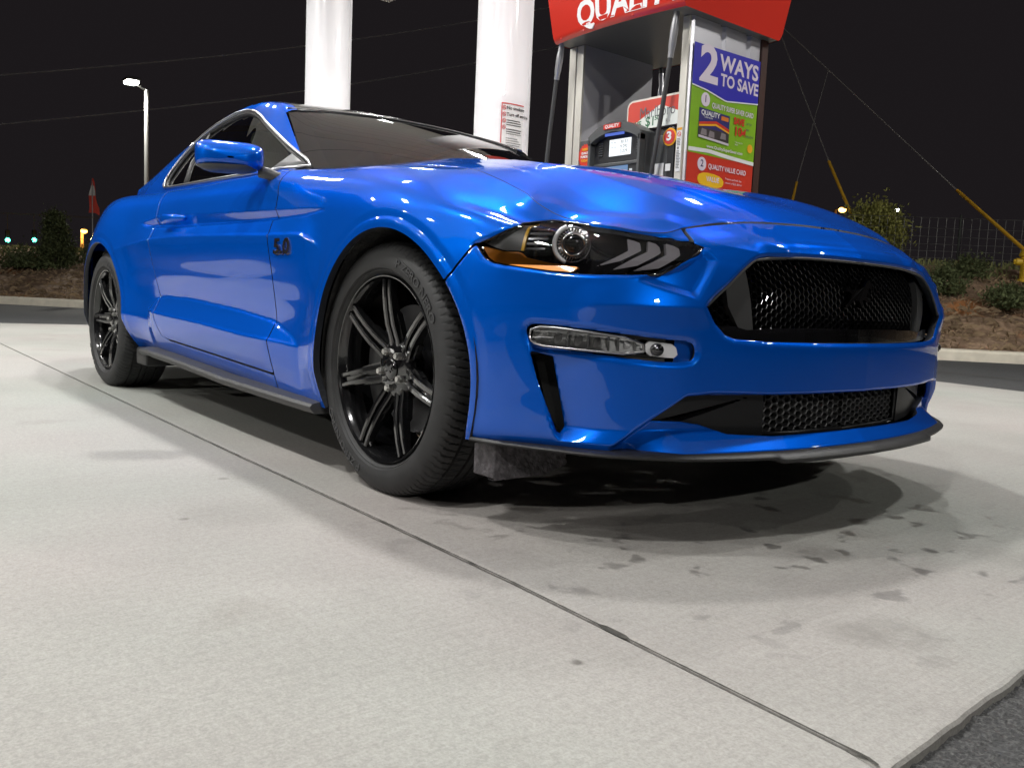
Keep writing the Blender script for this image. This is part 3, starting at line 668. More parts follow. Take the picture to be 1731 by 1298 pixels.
# back plate + frame tube
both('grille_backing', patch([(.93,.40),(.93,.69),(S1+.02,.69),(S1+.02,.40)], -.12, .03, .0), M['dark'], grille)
gp = [p for p in GR if p[0] <= S1]; gpp = sorted([p for p in gp if p[1] >= .543], key=lambda p: -p[0])[:]; 
def chart_tube(line, off, rad, n=8):
    P = pt([a for a, b in line], [b for a, b in line], off); mb = MB(); mb.tube([tuple(p) for p in P], rad, n); return (np.array(mb.V), mb.F)
up = [(.967,.544),(.996,.569),(1.031,.595),(1.065,.622),(1.100,.645),(1.122,.655),(1.256,.666),(1.400,.668),(S1,.668)]
both('grille_frame', chart_tube(chaikin(up, 1, False), -.007, .0034), M['plastic2'], grille)
# galloping horse emblem
HORSE = [(-.062,.012),(-.052,.020),(-.040,.022),(-.030,.014),(-.010,.016),(.010,.020),(.026,.026),(.036,.038),(.048,.044),(.056,.036),(.064,.026),(.060,.020),(.050,.024),(.044,.018),(.040,.004),(.050,-.004),(.064,-.002),(.060,-.008),(.046,-.012),(.030,-.006),(.020,-.008),(.030,-.018),(.024,-.026),(.016,-.020),(.006,-.010),(-.012,-.008),(-.022,-.012),(-.036,-.022),(-.052,-.028),(-.054,-.022),(-.040,-.014),(-.032,-.004),(-.030,.006),(-.044,.012)]
mb = MB(); mb.prism([(a*1.05, b*1.05) for a, b in HORSE], lambda a, b, d: (.822+d-.02*abs(a), a, .582+b), 0, .014)
mb.build('emblem', M['dchrome'], grille)
# ---- lower intake
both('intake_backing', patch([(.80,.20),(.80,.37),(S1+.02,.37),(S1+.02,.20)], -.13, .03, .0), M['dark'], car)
LI = [(1.19,.346),(.845,.277),(.935,.350),(1.187,.350),(1.195,.236),(1.057,.244),(.983,.266),(.92,.274)]
pair('intake_panel', patch(LI, -.050, .006, .03), M['plastic'], car)
lowg = hexmesh([(1.19,.246),(1.19,.338),(1.75,.338),(1.75,.246)], -.066, .031, .0030, .010, M['plastic2'], 'lower_grille', squash=.62)
both('lower_grille_frame', chart_tube([(1.20,.343),(1.192,.30),(1.197,.243),(1.3,.240),(S1,.240)], -.058, .005), M['plastic'], lowg)
# slit liner
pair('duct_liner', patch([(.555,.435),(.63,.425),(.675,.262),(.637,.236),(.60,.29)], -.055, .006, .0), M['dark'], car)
# ---- fog lamp
fl_ = pair('fog_lamp', patch([(.550,.476),(.566,.488),(.64,.488),(.90,.468),(.908,.455),(.908,.428),(.905,.415),(.86,.413),(.64,.430),(.566,.434),(.552,.45)], -.045, .006, .0), M['gloss'], car)
pair('lamp_pocket', patch([(.895,.475),(.95,.470),(.955,.41),(.895,.408)], -.020, .006, .0), M['paint'], fl_)
lensp = chaikin([(.562,.455),(.566,.482),(.640,.4815),(.816,.4635),(.819,.4305),(.640,.438),(.580,.441)], 1)
pair('lens', patch(lensp, -.006, .004, .004), M['lens'], fl_)
pair('reflector', patch(lensp, lambda s, z: -.034+(.485-z)*.5, .004, .0), mat('fog_reflector', (.95, .95, .96), .4, 0, bump=.5, bscale=150), fl_)
for s in (.625, .672, .715, .785):
    zz = np.interp(s, [.56, .82], [.461, .447]); p = pt(s, zz, -.020)[0]; mb = MB(); mb.sph(p, .0085, 6); mb.sph(p-np.array([0, 0, 0]), .0145, 8, (.5, .9, .9))
    pair('bulb', (np.array(mb.V), mb.F), M['whiteguide'], fl_)
for s in (.648, .694, .74, .762, .80):
    zz = np.interp(s, [.56, .82], [.461, .447]); pair('divider', patch([(s-.0025, zz-.017), (s+.0025, zz-.017), (s+.0025, zz+.017), (s-.0025, zz+.017)], -.010, .0025, .016), M['silver'], fl_)
pair('lens_rim', chart_tube(lensp+[lensp[0]], -.004, .0028, 6), M['satin'], fl_)
pair('lamp_end', patch(chaikin([(.822,.4625),(.860,.4590),(.893,.4565),(.902,.426),(.860,.427),(.825,.431)], 1), -.010, .004, .012), M['whiteguide'], fl_)
p = pt(.848, .444, -.004)[0]; pn = pt(.848, .444, .0)[0]-pt(.848, .444, -.05)[0]; mb = MB(); mb.cyl(p, pn, .0135, .014, 20); mb.cyl(p+pn/np.linalg.norm(pn)*.006, pn, .008, .01, 16); pair('lamp_socket', (np.array(mb.V), mb.F), M['dchrome'], fl_)
# ---- headlight
hl = pair('headlight', patch(HL, -.075, .006, .0), M['gloss'], car)
a_ = trim(*(lambda S_, Z_: (pt(S_, Z_, -.0045), sd(S_, Z_, HL)-.001, np.stack([plan(S_)[2], -plan(S_)[3], 0*S_], 2)))(*np.meshgrid(np.arange(.40, .99, .006), np.arange(.59, .735, .006), indexing='ij')))
pair('lens', a_, M['lens'], hl)
H2 = HL+[HL[0]]; 
pair('lens_rim', chart_tube(H2, -.008, .0042, 6), M['gloss'], hl)
# side wall of the housing
def wall(line, o1, o2):
    a = [p[0] for p in line]; b = [p[1] for p in line]; A, B_ = pt(a, b, o1), pt(a, b, o2); mb = MB(); mb.grid(np.stack([A, B_], 1)); return (np.array(mb.V), mb.F)
pair('housing', wall(H2, -.006, -.077), M['gloss'], hl, False)
AMB = [(0.420,0.657),(0.474,0.645),(0.522,0.644),(0.537,0.633),(0.600,0.622),(0.667,0.615),(0.650,0.604),(0.602,0.606),(0.537,0.612),(0.470,0.620),(0.448,0.631)]
pair('amber_reflector', patch(AMB, lambda s, z: -.019+(.660-z)*.33, .004, .02), M['amber'], hl)
pair('bezel', patch([(.425,.662),(.452,.675),(.482,.692),(.508,.706),(.528,.712),(.526,.648),(.474,.649)], -.022, .005, .02), M['plastic2'], hl)
pair('side_marker', patch([(.526,.712),(.533,.7145),(.531,.648),(.524,.648)], -.018, .002, .006), mat('marker_yellow', (.75, .42, .02), .3), hl)
for k in range(5):
    z = .702-.0118*k; pair('louvre', patch([(.538-.001*k, z), (.588-.002*k, z+.001), (.588-.002*k, z-.0035), (.538-.001*k, z-.0045)], -.020, .0018, .02), M['plastic2' if k % 2 else 'dchrome'], hl)
pc = pt(.640, .666, -.030)[0]; nrm = pt(.640, .666, 0)[0]-pt(.640, .666, -.05)[0]; nrm = nrm/np.linalg.norm(nrm); nrm = nrm*.9+np.array([.45, 0, 0]); nrm /= np.linalg.norm(nrm)
Z3 = np.array([0, 0, 1.]); t1 = np.cross(nrm, Z3); t1 /= np.linalg.norm(t1); t2 = np.cross(t1, nrm)
mb = MB(); mb.tube([pc+nrm*(-.012)+(t1*math.cos(a)+t2*math.sin(a))*.0375 for a in np.linspace(0, 2*math.pi, 40)[:-1]], .0045, 8, closed=True)
mb.tube([pc+nrm*.010+(t1*math.cos(a)+t2*math.sin(a))*.0245 for a in np.linspace(0, 2*math.pi, 36)[:-1]], .003, 8, closed=True)
for a in np.linspace(0, 2*math.pi, 33)[:-1]:
    d = t1*math.cos(a)+t2*math.sin(a); mb.tube([pc+d*.0275+nrm*.004, pc+d*.0365-nrm*.006], [.0012, .0022], 4)
pair('projector_bezel', (np.array(mb.V), mb.F), M['silver'], hl)
mb = MB(); c = pc+nrm*.004; n = 20
V = []; 
for i in range(9):
    t = i/8*math.pi/2
    for k in range(n): a = 2*math.pi*k/n; V.append(c+(t1*math.cos(a)+t2*math.sin(a))*.0225*math.cos(t)+nrm*.012*math.sin(t))
mb.add(V, [(i*n+k, i*n+(k+1) % n, (i+1)*n+(k+1) % n, (i+1)*n+k) for i in range(8) for k in range(n)])
mb2 = MB(); mb2.tube([c-nrm*.02, c+nrm*.0005], .0235, 24)
pj = pair('projector', (np.array(mb.V), mb.F), M['gloss'], hl); pair('projector_body', (np.array(mb2.V), mb2.F), M['dchrome'], hl)
arc = [pc-nrm*.004+(t1*math.cos(a)+t2*math.sin(a))*.042 for a in np.linspace(math.pi*.62, math.pi*1.38, 26)]
mb = MB(); mb.tube(arc, [.0055]*26, 8); sgn = 1 if (t1@np.array([1, 0, 0])) > 0 else -1
if sgn < 0: arc = [pc-nrm*.004+(t1*math.cos(a)+t2*math.sin(a))*.042 for a in np.linspace(-math.pi*.38, math.pi*.38, 26)]; mb = MB(); mb.tube(arc, .0055, 8)
pair('halo', (np.array(mb.V), mb.F), M['whiteguide'], hl)
for ch in ([(0.783,0.684),(0.800,0.681),(0.816,0.676),(0.815,0.658),(0.760,0.633),(0.697,0.617),(0.745,0.639),(0.782,0.657)], [(0.838,0.681),(0.857,0.676),(0.864,0.668),(0.863,0.655),(0.800,0.624),(0.737,0.611),(0.790,0.639),(0.831,0.657)], [(0.884,0.678),(0.905,0.673),(0.916,0.667),(0.912,0.652),(0.850,0.620),(0.784,0.610),(0.836,0.633),(0.876,0.652)]):
    pair('running_light', patch(ch, -.016, .003, .012), M['tri'], hl)
# ---- door handle, badge, mirror
hp = [(-1.795, .787), (-1.775, .812), (-1.74, .820), (-1.685, .818), (-1.665, .800), (-1.69, .782)]
mb = MB()
c0 = pt(-1.79, .800, .010, False)[0]
pts = pt(np.linspace(-1.80, -1.60, 14), np.linspace(.800, .802, 14), 0.)
off = np.array([.006, .028, .040, .044, .046, .046, .046, .045, .044, .041, .036, .028, .016, .004]); R_ = np.array([.008, .018, .022, .022, .021, .020, .019, .018, .018, .017, .016, .015, .012, .007])
V = []; n = 14
for i in range(14):
    for k in range(n): a = 2*math.pi*k/n; V.append(pts[i]+np.array([0, -off[i]+.011*math.sin(a)*.8, R_[i]*math.cos(a)]))
mb.add(V, [(i*n+k, (i+1)*n+k, (i+1)*n+(k+1) % n, i*n+(k+1) % n) for i in range(13) for k in range(n)]+[tuple(range(n)), tuple(13*n+k for k in range(n-1, -1, -1))])
pair('door_handle', (np.array(mb.V), mb.F), M['paint'], doors)
M['bdg'] = mat('badge_metal', (.28, .25, .26), .25, 1.0)
for sy in (-1, 1):
    mb = MB(); bm2 = MB()
    fn = lambda a, b, c, o=.0: tuple(pt(-.562+a*(1 if sy < 0 else -1) if sy < 0 else -.562-a, .668+b-.004*a/.07, .012+c+o)[0]*np.array([1, -sy, 1]) if sy < 0 else pt(-.562-a, .668+b, .012+c+o)[0]*np.array([1, -1, 1]))
    def fn(a, b, c): 
        q = pt(-.562+(a if sy < 0 else -a), .667+b, .0105+c)[0]; return (q[0], q[1]*(-sy), q[2])
    text_on(mb, '5.0', .066, fn, bold=.0024, ext=.004, align='CENTER', sx=1.5)
    mb.build('badge', M['bdg'], car)
    text_on(bm2, '5.0', .066, lambda a, b, c: fn(a, b, c-.005), bold=.0046, ext=.002, align='CENTER', sx=1.5)
    bm2.build('badge_outline', M['gloss'], car)
# mirrors
def ring(c, ax, ay, w, h, n=28, p=4.4):
    out = []
    for k in range(n):
        a = 2*math.pi*k/n; ca, sa = math.cos(a), math.sin(a); out.append(np.array(c)+np.array(ax)*w*abs(ca)**(2/p)*(1 if ca > 0 else -1)+np.array(ay)*h*abs(sa)**(2/p)*(1 if sa > 0 else -1))
    return out
ax = np.array([-.10, -.235, .004]); ax = ax/np.linalg.norm(ax); ay = np.array([0, 0, 1.]); fw = np.cross(ay, ax)*1; fw = fw if fw[0] > 0 else -fw
mc = np.array([-.945, -.965, .978]); n = 30; rings = []
for d, w, h, dz in [(-.035, .108, .047, 0), (-.030, .112, .050, 0), (.0, .113, .050, 0), (.03, .108, .046, -.003), (.055, .095, .037, -.007), (.070, .078, .026, -.010), (.077, .05, .014, -.012), (.079, .01, .003, -.013)]:
    rings.append(ring(mc+fw*d+ay*dz-ax*.004*max(0, d*20), ax, ay, w, h, n))
V = [v for r_ in rings for v in r_]; F = [(i*n+k, i*n+(k+1) % n, (i+1)*n+(k+1) % n, (i+1)*n+k) for i in range(len(rings)-1) for k in range(n)]+[tuple(range(n-1, -1, -1))]
mb = MB(); mb.add(V, F); mir = pair('wing_mirror', (np.array(mb.V), mb.F), M['paint'], car)
mb = MB()
def lo(z): return None
low = []
for t in np.linspace(-1, 1, 20):
    low.append(t)
P = np.zeros((20, 10, 3))
for i, t in enumerate(low):
    base = mc+ax*(t*.108)+ay*(-.036-.004*t)
    for j in range(10):
        a = math.pi+math.pi*j/9; k_ = max(.12, (1-abs(t)**4)); P[i, j] = base+fw*(.018+.058*math.cos(a)*k_)+ay*(.024*math.sin(a)*k_)
mb.grid(P); arm = [mc-ax*.10+ay*(-.045)+fw*.01, mc-ax*.13+ay*(-.050)+fw*.02, np.array([-.855, -.835, .914]), np.array([-.85, -.80, .91])]
mb.tube(arm, [.020, .021, .022, .020], 10)
pair('mirror_base', (np.array(mb.V), mb.F), M['plastic2'], mir)
mb = MB(); mb.grid(np.array([[mc-fw*.034+ax*a*.10+ay*b*.042 for b in (-1, 1)] for a in (-1, 1)])); pair('mirror_glass', (np.array(mb.V), mb.F), M['chrome'], mir)
# ---- interior
it = MB(); it.bx(-3.0, -.55, -.80, .80, .60, .64); it.build('cabin_floor', M['dash'], car)
mb = MB(); mb.box((-.80, 0, .86), (.42, 1.36, .16), .05); mb.box((-1.0, .37, .93), (.16, .34, .09), .03); mb.build('dashboard', M['dash'], car)
mb = MB(); mb.tube([(-1.16+.07*math.sin(a)*1, .37+.18*math.cos(a), .93+.17*math.sin(a)) for a in np.linspace(0, 2*math.pi, 33)[:-1]], .014, 8, closed=True); mb.box((-1.13, .37, .92), (.05, .13, .10), .02); mb.box((-1.13, .37, .92), (.03, .34, .03), .01); mb.build('steering_wheel', M['dash'], car, True)
def seat(x, y, k=1.):
    mb = MB(); mb.box((x, y, .66), (.50, .46, .14), .05); R_ = Matrix.Rotation(math.radians(-18), 3, 'Y')
    mb.box((x-.28, y, .90), (.13, .46*k, .52), .055, rot=R_); mb.box((x-.385, y, 1.175), (.09, .27, .15), .04, rot=R_); return mb.build('seat', M['seat'], car, True)
seat(-1.50, -.37); seat(-1.50, .37); 
mb = MB(); mb.box((-2.35, 0, .75), (.35, 1.1, .2), .05); mb.box((-2.55, 0, .92), (.12, 1.1, .38), .05, rot=Matrix.Rotation(math.radians(-25), 3, 'Y')); mb.build('rear_seat', M['seat'], car, True)
for sy in (-1, 1):
    for k in range(3):
        mb = MB(); mb.box((-3.80+.040*k, sy*(.50+.055*k), .83), (.05, .045, .15), .01); mb.build('tail_light', M['red'], car)
# ================================================================= WHEELS
M['tlet'] = mat('tyre_lettering', (.05, .05, .052), .5)
def make_wheel():
    w = empty('wheel'); w.parent = car; w['label'] = 'black seven-spoke alloy wheel with low-profile tyre'
    # profiles: (y outward negative = outside, r); outer lip at y=0
    n = 160
    def rev(pr, n=n): 
        P = np.zeros((n, len(pr), 3))
        for i in range(n):
            a = 2*math.pi*i/n
            for j, (y, r) in enumerate(pr): P[i, j] = (r*math.cos(a), y, r*math.sin(a))
        return P
    pr = [(.012, .2535), (.004, .2530), (0, .2505), (.001, .2475), (.006, .2455), (.010, .2440), (.014, .2400), (.030, .2360), (.060, .2330), (.19, .2330), (.215, .2500)]
    mb = MB(); mb.grid(rev(pr), wrapu=True)
    # spokes
    for k in range(7):
        a = math.pi/2+2*math.pi*k/7; er = np.array([math.cos(a), 0, math.sin(a)]); et = np.array([-math.sin(a), 0, math.cos(a)]); ey = np.array([0, 1, 0.])
        for sg in (-1, 1):
            V = []; st = [(.050, .030, .0170, .017, .030), (.080, .0275, .0175, .0175, .03), (.120, .022, .0170, .0175, .028), (.160, .020, .0165, .0165, .026), (.205, .0185, .0160, .0150, .022), (.240, .0175, .0165, .0150, .018)]
            ys = [.040, .034, .020, .012, .007, .006]
            for (r_, yy, c_, hw, dp), y0 in zip(st, ys):
                c_ = c_-.0025; 
                for (du, dy) in [(-hw*.5, dp), (-hw*.5, .0035), (-hw*.25, 0), (hw*.3, .0), (hw*.5, .003), (hw*.62, dp)]: V.append(er*r_+et*sg*(c_+du-.0015*0)+ey*(y0+dy))
            m_ = 6; F = []
            for i in range(5):
                for j in range(5):
                    q = (i*m_+j, i*m_+j+1, (i+1)*m_+j+1, (i+1)*m_+j); F.append(q if sg > 0 else q[::-1])
            mb.add(V, F)
        # floor of the groove and lower shoulder plates
        V = []; 
        for r_, hw, y0 in [(.045, .030, .052), (.085, .031, .046), (.125, .0285, .036), (.150, .0265, .030), (.158, .017, .026), (.205, .0145, .020), (.238, .0145, .016)]:
            for du, dy in [(-hw, .016), (-hw, .0), (-hw*.35, .001), (hw*.35, .001), (hw, 0), (hw, .016)]: V.append(er*r_+et*du+ey*(y0+dy))
        mb.add(V, [(i*6+j, i*6+j+1, (i+1)*6+j+1, (i+1)*6+j) for i in range(6) for j in range(5)])
    # hub
    hub = rev([(.080, .088), (.056, .086), (.044, .080), (.039, .072), (.0365, .060), (.0345, .040), (.032, .033), (.036, .031), (.036, .0)], 60); mb.grid(hub, wrapu=True)
    rim = mb.build('rim', M['wheel'], w, True, sharp=32)
    for k in range(5):
        a = math.pi/2+.5+2*math.pi*k/5; c = np.array([.052*math.cos(a), .034, .052*math.sin(a)]); m2 = MB()
        m2.cyl(c, (0, 1, 0), .0105, .02, 6); m2.cyl(c+np.array([0, -.012, 0]), (0, 1, 0), .0075, .008, 12, .009); m2.build('lug_nut', M['lug'], w, False)
    m2 = MB(); m2.grid(rev([(.022, .0), (.0225, .018), (.024, .026), (.028, .031), (.038, .032)], 40), wrapu=True); cap = m2.build('centre_cap', M['wheel'], w, True, sharp=40)
    m2 = MB(); m2.prism([(a_*.36, b_*.36) for a_, b_ in HORSE], lambda a_, b_, d: (a_, .022-d, b_), 0, .002); m2.build('cap_emblem', M['dchrome'], cap)
    # tyre
    na = 864; prT = [(.020, .2500), (.006, .2560), (-.004, .2640), (-.0035, .2665), (-.010, .2700), (-.013, .2800), (-.0135, .2900), (-.012, .3020), (-.008, .3140), (-.004, .3215), (.002, .3290), (.008, .3345), (.016, .3385), (.026, .3410), (.036, .3422), (.047, .3428), (.0475, .3350), (.0555, .3350), (.056, .3432), (.075, .3436), (.092, .3438), (.0925, .3350), (.1015, .3350), (.102, .3438), (.120, .3438)]
    half = prT; c_ = .111; prT = half+[(2*c_-y, r_) for y, r_ in half[::-1][1:]]
    P = rev(prT, na); NS = 100
    for i in range(na):
        ph_ = i/na*NS
        for j, (y, r_) in enumerate(prT):
            if r_ > .3205 and r_ != .3350:
                yc = min(y, 2*c_-y)
                if yc < .046: sh = (ph_+yc*11+.25*math.sin(yc*60)) % 1; cut = .0045 if sh < .18 else 0; cut *= min(1, (r_-.3200)/.010) if r_ < .331 else 1
                elif yc < .091: sh = (ph_+yc*16) % 1; cut = .0055 if sh < .14 else 0
                else: cut = 0
                if cut: P[i, j, 0] *= (r_-cut)/r_; P[i, j, 2] *= (r_-cut)/r_
    P[..., 2] = np.maximum(P[..., 2], -.336)
    m2 = MB(); m2.grid(P, wrapu=True); ty = m2.build('tyre', M['rubber'], w, True, sharp=38)
    # raised lettering
    for txt, a0 in (('P ZERO NERO', math.radians(74)), ('P ZERO NERO', math.radians(254))):
        m3 = MB()
        def fn(a_, b_, c_):
            th = a0-a_/.293; r_ = .293+b_; return (r_*math.cos(th), -.0138-c_, r_*math.sin(th))
        text_on(m3, txt, .030, fn, bold=.0005, ext=.0012, sx=1.25)
        m3.build('lettering', M['tlet'], ty)
    # brake
    m4 = MB(); m4.grid(rev([(.100, .07), (.098, .175), (.112, .175), (.112, .07)], 64), wrapu=True); m4.grid(rev([(.07, .0), (.07, .075), (.10, .08)], 40), wrapu=True); m4.build('brake_disc', M['disc'], w, True, sharp=40)
    m5 = MB(); a = np.linspace(-.45, .45, 12); P = np.zeros((12, 6, 3))
    for i, t in enumerate(a+math.pi*1.06):
        for j, (y, r_) in enumerate([(.12, .13), (.075, .13), (.070, .15), (.070, .19), (.078, .205), (.12, .205)]): P[i, j] = (r_*math.cos(t), y, r_*math.sin(t))
    m5.grid(P); m5.build('brake_caliper', M['calip'], w, True, sharp=40)
    m6 = MB(); m6.box((.06, .11, -.155), (.03, .02, .075), .004); m6.build('brake_shield', M['satin'], w)
    return w
w0 = make_wheel(); w0.location = (0, -.905, .336)
for (x, y, rz, spin) in ((-2.72, -.925, 0, .23), (0, .905, math.pi, .4), (-2.72, .925, math.pi, .8)):
    w = copy_tree(w0, car); w.location = (x, y, .336); w.rotation_euler = (0, 0, rz)
    for ch in w.children:
        if ch.name.split('.')[0] in ('rim', 'lug_nut', 'centre_cap'): ch.rotation_euler = (0, spin, 0)
# ================================================================= GROUND
def concrete():
    m = bpy.data.materials.new('brushed_concrete'); t, b = nodes(m); L = t.links.new; N = t.nodes.new
    tc = N('ShaderNodeTexCoord'); P = tc.outputs['Object']
    def noise(sc, det=4, rough=.5, vec=P, dist=0.):
        n = N('ShaderNodeTexNoise'); n.inputs['Scale'].default_value = sc; n.inputs['Detail'].default_value = det; n.inputs['Roughness'].default_value = rough; n.inputs['Distortion'].default_value = dist; L(vec, n.inputs['Vector']); return n
    def ramp(inp, p0, p1, c0, c1):
        r_ = N('ShaderNodeValToRGB'); r_.color_ramp.elements[0].position = p0; r_.color_ramp.elements[1].position = p1; r_.color_ramp.elements[0].color = (*c0, 1); r_.color_ramp.elements[1].color = (*c1, 1); L(inp, r_.inputs[0]); return r_.outputs[0]
    def mix(kind, fac, a, b_):
        x = N('ShaderNodeMix'); x.data_type = 'RGBA'; x.blend_type = kind
        if isinstance(fac, float): x.inputs[0].default_value = fac
        else: L(fac, x.inputs[0])
        L(a, x.inputs[6]); L(b_, x.inputs[7]); return x.outputs[2]
    base = ramp(noise(.9, 5, .6).outputs[0], .3, .72, (.325, .319, .308), (.402, .397, .387))
    tintn = ramp(noise(.55, 3).outputs[0], .35, .7, (.95, 1.0, .94), (1.06, .98, .965))
    base = mix('MULTIPLY', 1.0, base, tintn)
    sp = ramp(noise(210, 3, .7).outputs[0], .36, .62, (.66, .66, .66), (1.12, 1.12, 1.12)); base = mix('MULTIPLY', .42, base, sp)
    sp2 = ramp(noise(70, 4, .75).outputs[0], .3, .6, (.80, .80, .79), (1.04, 1.04, 1.04)); base = mix('MULTIPLY', .8, base, sp2)
    mp = N('ShaderNodeMapping'); mp.inputs['Rotation'].default_value = (0, 0, .12); mp.inputs['Scale'].default_value = (60, 1.2, 1); L(P, mp.inputs[0])
    br = noise(3.0, 4, .6, mp.outputs[0]); base = mix('MULTIPLY', .20, base, ramp(br.outputs[0], .35, .62, (.72, .72, .72), (1.08, 1.08, 1.08)))
    bl = ramp(noise(1.7, 6, .65).outputs[0], .60, .72, (1, 1, 1), (.82, .80, .78)); base = mix('MULTIPLY', .8, base, bl)
    # drips and damp patches around the nose of the car
    def blob(x, y, r0, r1):
        mp = N('ShaderNodeMapping'); mp.inputs['Location'].default_value = (-x, -y, 0); L(P, mp.inputs[0])
        ln = N('ShaderNodeVectorMath'); ln.operation = 'LENGTH'; L(mp.outputs[0], ln.inputs[0])
        mr = N('ShaderNodeMapRange'); mr.inputs[1].default_value = r1; mr.inputs[2].default_value = r0; L(ln.outputs['Value'], mr.inputs[0]); return mr.outputs[0]
    def math_(op, a, b_):
        x = N('ShaderNodeMath'); x.operation = op
        for i, v in enumerate((a, b_)):
            if isinstance(v, (int, float)): x.inputs[i].default_value = v
            else: L(v, x.inputs[i])
        return x.outputs[0]
    drip = noise(9.5, 3, .55, dist=.4); dm = ramp(drip.outputs[0], .60, .66, (0, 0, 0), (1, 1, 1)); wetarea = blob(.62, -.15, .45, 1.25)
    wet = math_('MULTIPLY', dm, wetarea)
    pool = ramp(noise(2.1, 5, .6, dist=.3).outputs[0], .50, .56, (0, 0, 0), (1, 1, 1)); pool = math_('MULTIPLY', pool, blob(.25, -.15, .4, 1.15))
    base = mix('MIX', math_('MULTIPLY', wet, .62), base, ramp(wetarea, 0, 1, (.10, .092, .085), (.07, .064, .06)))
    base = mix('MULTIPLY', math_('MULTIPLY', pool, .30), base, ramp(wetarea, 0, 1, (.55, .53, .52), (.5, .48, .48)))
    for (x, y, r0, r1, k) in [(.0175, -1.43, .006, .014, .8), (1.10, -1.20, .006, .013, .9), (-.35, -1.20, .008, .018, .6), (.98, -.33, .03, .09, .45), (1.32, -.66, .05, .10, .28), (1.28, -.72, .03, .07, .3), (1.22, .02, .04, .11, .25), (1.35, .12, .03, .10, .22)]:
        d_ = blob(x, y, r0, r1); d_ = math_('MULTIPLY', math_('MULTIPLY', d_, k), ramp(noise(40, 3).outputs[0], .3, .5, (.5, .5, .5), (1, 1, 1)))
        base = mix('MIX', d_, base, ramp(d_, 0, 1, (.14, .13, .115), (.12, .11, .10)))
    L(base, b.inputs['Base Color'])
    rr = N('ShaderNodeMapRange'); rr.inputs[3].default_value = .74; rr.inputs[4].default_value = .32; L(wet, rr.inputs[0]); L(rr.outputs[0], b.inputs['Roughness'])
    h = math_('ADD', math_('MULTIPLY', noise(260, 4, .7).outputs[0], .5), math_('MULTIPLY', br.outputs[0], .5))
    bp = N('ShaderNodeBump'); bp.inputs['Strength'].default_value = .35; bp.inputs['Distance'].default_value = .0035; L(h, bp.inputs['Height']); L(bp.outputs[0], b.inputs['Normal'])
    return m
M['conc'] = concrete()
M['asph'] = mat('asphalt', (.055, .055, .056), .85, bump=1.0, bscale=170, dirt=(.13, .13, .128), dscale=150)
M['road'] = mat('road_asphalt', (.050, .051, .052), .8, bump=.3, bscale=90, var=.3, vscale=40)
M['joint'] = mat('joint_filler', (.06, .057, .05), .9, var=.6, vscale=30)
mb = MB(); mb.add([(-300, -300, -.02), (300, -300, -.02), (300, 300, -.02), (-300, 300, -.02)], [(0, 1, 2, 3)]); tag(mb.build('road', M['road']), kind='structure')
# rough apron of asphalt by the slab edge
n = 160; xs = np.linspace(1.40, 3.2, n); ys = np.linspace(-2.6, -.3, 200); X_, Y_ = np.meshgrid(xs, ys, indexing='ij')
zz = -.016+.0022*RNG.standard_normal(X_.shape)+.002*np.sin(X_*23)*np.sin(Y_*19); mb = MB(); mb.grid(np.stack([X_, Y_, zz], 2)); tag(mb.build('asphalt', M['asph'], None, True), kind='structure')
# slab with a worn rounded edge; joint cut as a groove
def slab(poly, name, jitter=True):
    mb = MB(); top = []; V = []; F = []
    n = len(poly); pts = []
    for i in range(n):
        a = np.array(poly[i]); b = np.array(poly[(i+1) % n]); L_ = np.linalg.norm(b-a); k = int(L_/.03) if (jitter and (a[0] > 1.2 or b[0] > 1.2) and L_ < 20) else 2
        for q in range(k): pts.append(a+(b-a)*q/k)
    pts = np.array(pts); m_ = len(pts); c = pts.mean(0)
    def off(d):
        t = np.roll(pts, -1, 0)-np.roll(pts, 1, 0); t /= np.linalg.norm(t, axis=1)[:, None]; nn = np.stack([t[:, 1], -t[:, 0]], 1); return pts-nn*d
    ar = sum(pts[i][0]*pts[(i+1) % m_][1]-pts[(i+1) % m_][0]*pts[i][1] for i in range(m_)); sg = 1 if ar > 0 else -1
    jt = (RNG.standard_normal(m_)*.0010)[:, None]
    rings = [(sg*.012, 0.), (sg*.005, -.0015), (sg*.001, -.006), (0, -.03)]
    for d, z in rings:
        o_ = off(d)+(jt*np.array([1, 0]) if jitter else 0); V += [(x, y, z) for x, y in o_]
    F.append(tuple(range(m_)) if sg > 0 else tuple(range(m_-1, -1, -1)))
    for r_ in range(3):
        for i in range(m_):
            q = (r_*m_+i, r_*m_+(i+1) % m_, (r_+1)*m_+(i+1) % m_, (r_+1)*m_+i); F.append(q[::-1] if sg > 0 else q)
    mb.add(V, F); return tag(mb.build(name, M['conc'], None, False), kind='structure')
jx = [-9.0, -5.79, -.67, .20, .77, 1.10, 1.508, 1.535]; jy = [-.91, -.952, -1.037, -1.043, -1.053, -1.068, -1.088, -1.10]
jp = list(zip(jx, jy))
A = [(x, y+.0014) for x, y in jp]; B = [(x, y-.0014) for x, y in jp]
slab(A+[(1.515, -.63), (1.50, 4.55), (-.53, 4.93), (-1.30, 5.08), (-8.6, 6.45), (-8.78, .45), (-8.97, -.49)], 'concrete_slab')
slab(B+[(1.66, -12), (-9.6, -12)], 'concrete_slab')
mb = MB(); V = []
for i, (x, y) in enumerate(zip(np.linspace(-9, 1.52, 700), np.interp(np.linspace(-9, 1.52, 700), jx, jy))): w_ = .0016+abs(RNG.standard_normal())*.0007+(.005 if abs(x-1.05) < .03 else 0); V += [(x, y-w_, -.004+.0042), (x, y+w_, .0002)]
V = [(a, b, .0006) for a, b, c in V]; mb.add(V, [(2*i, 2*i+2, 2*i+3, 2*i+1) for i in range(699)]); tag(mb.build('joint', M['joint']), kind='structure')
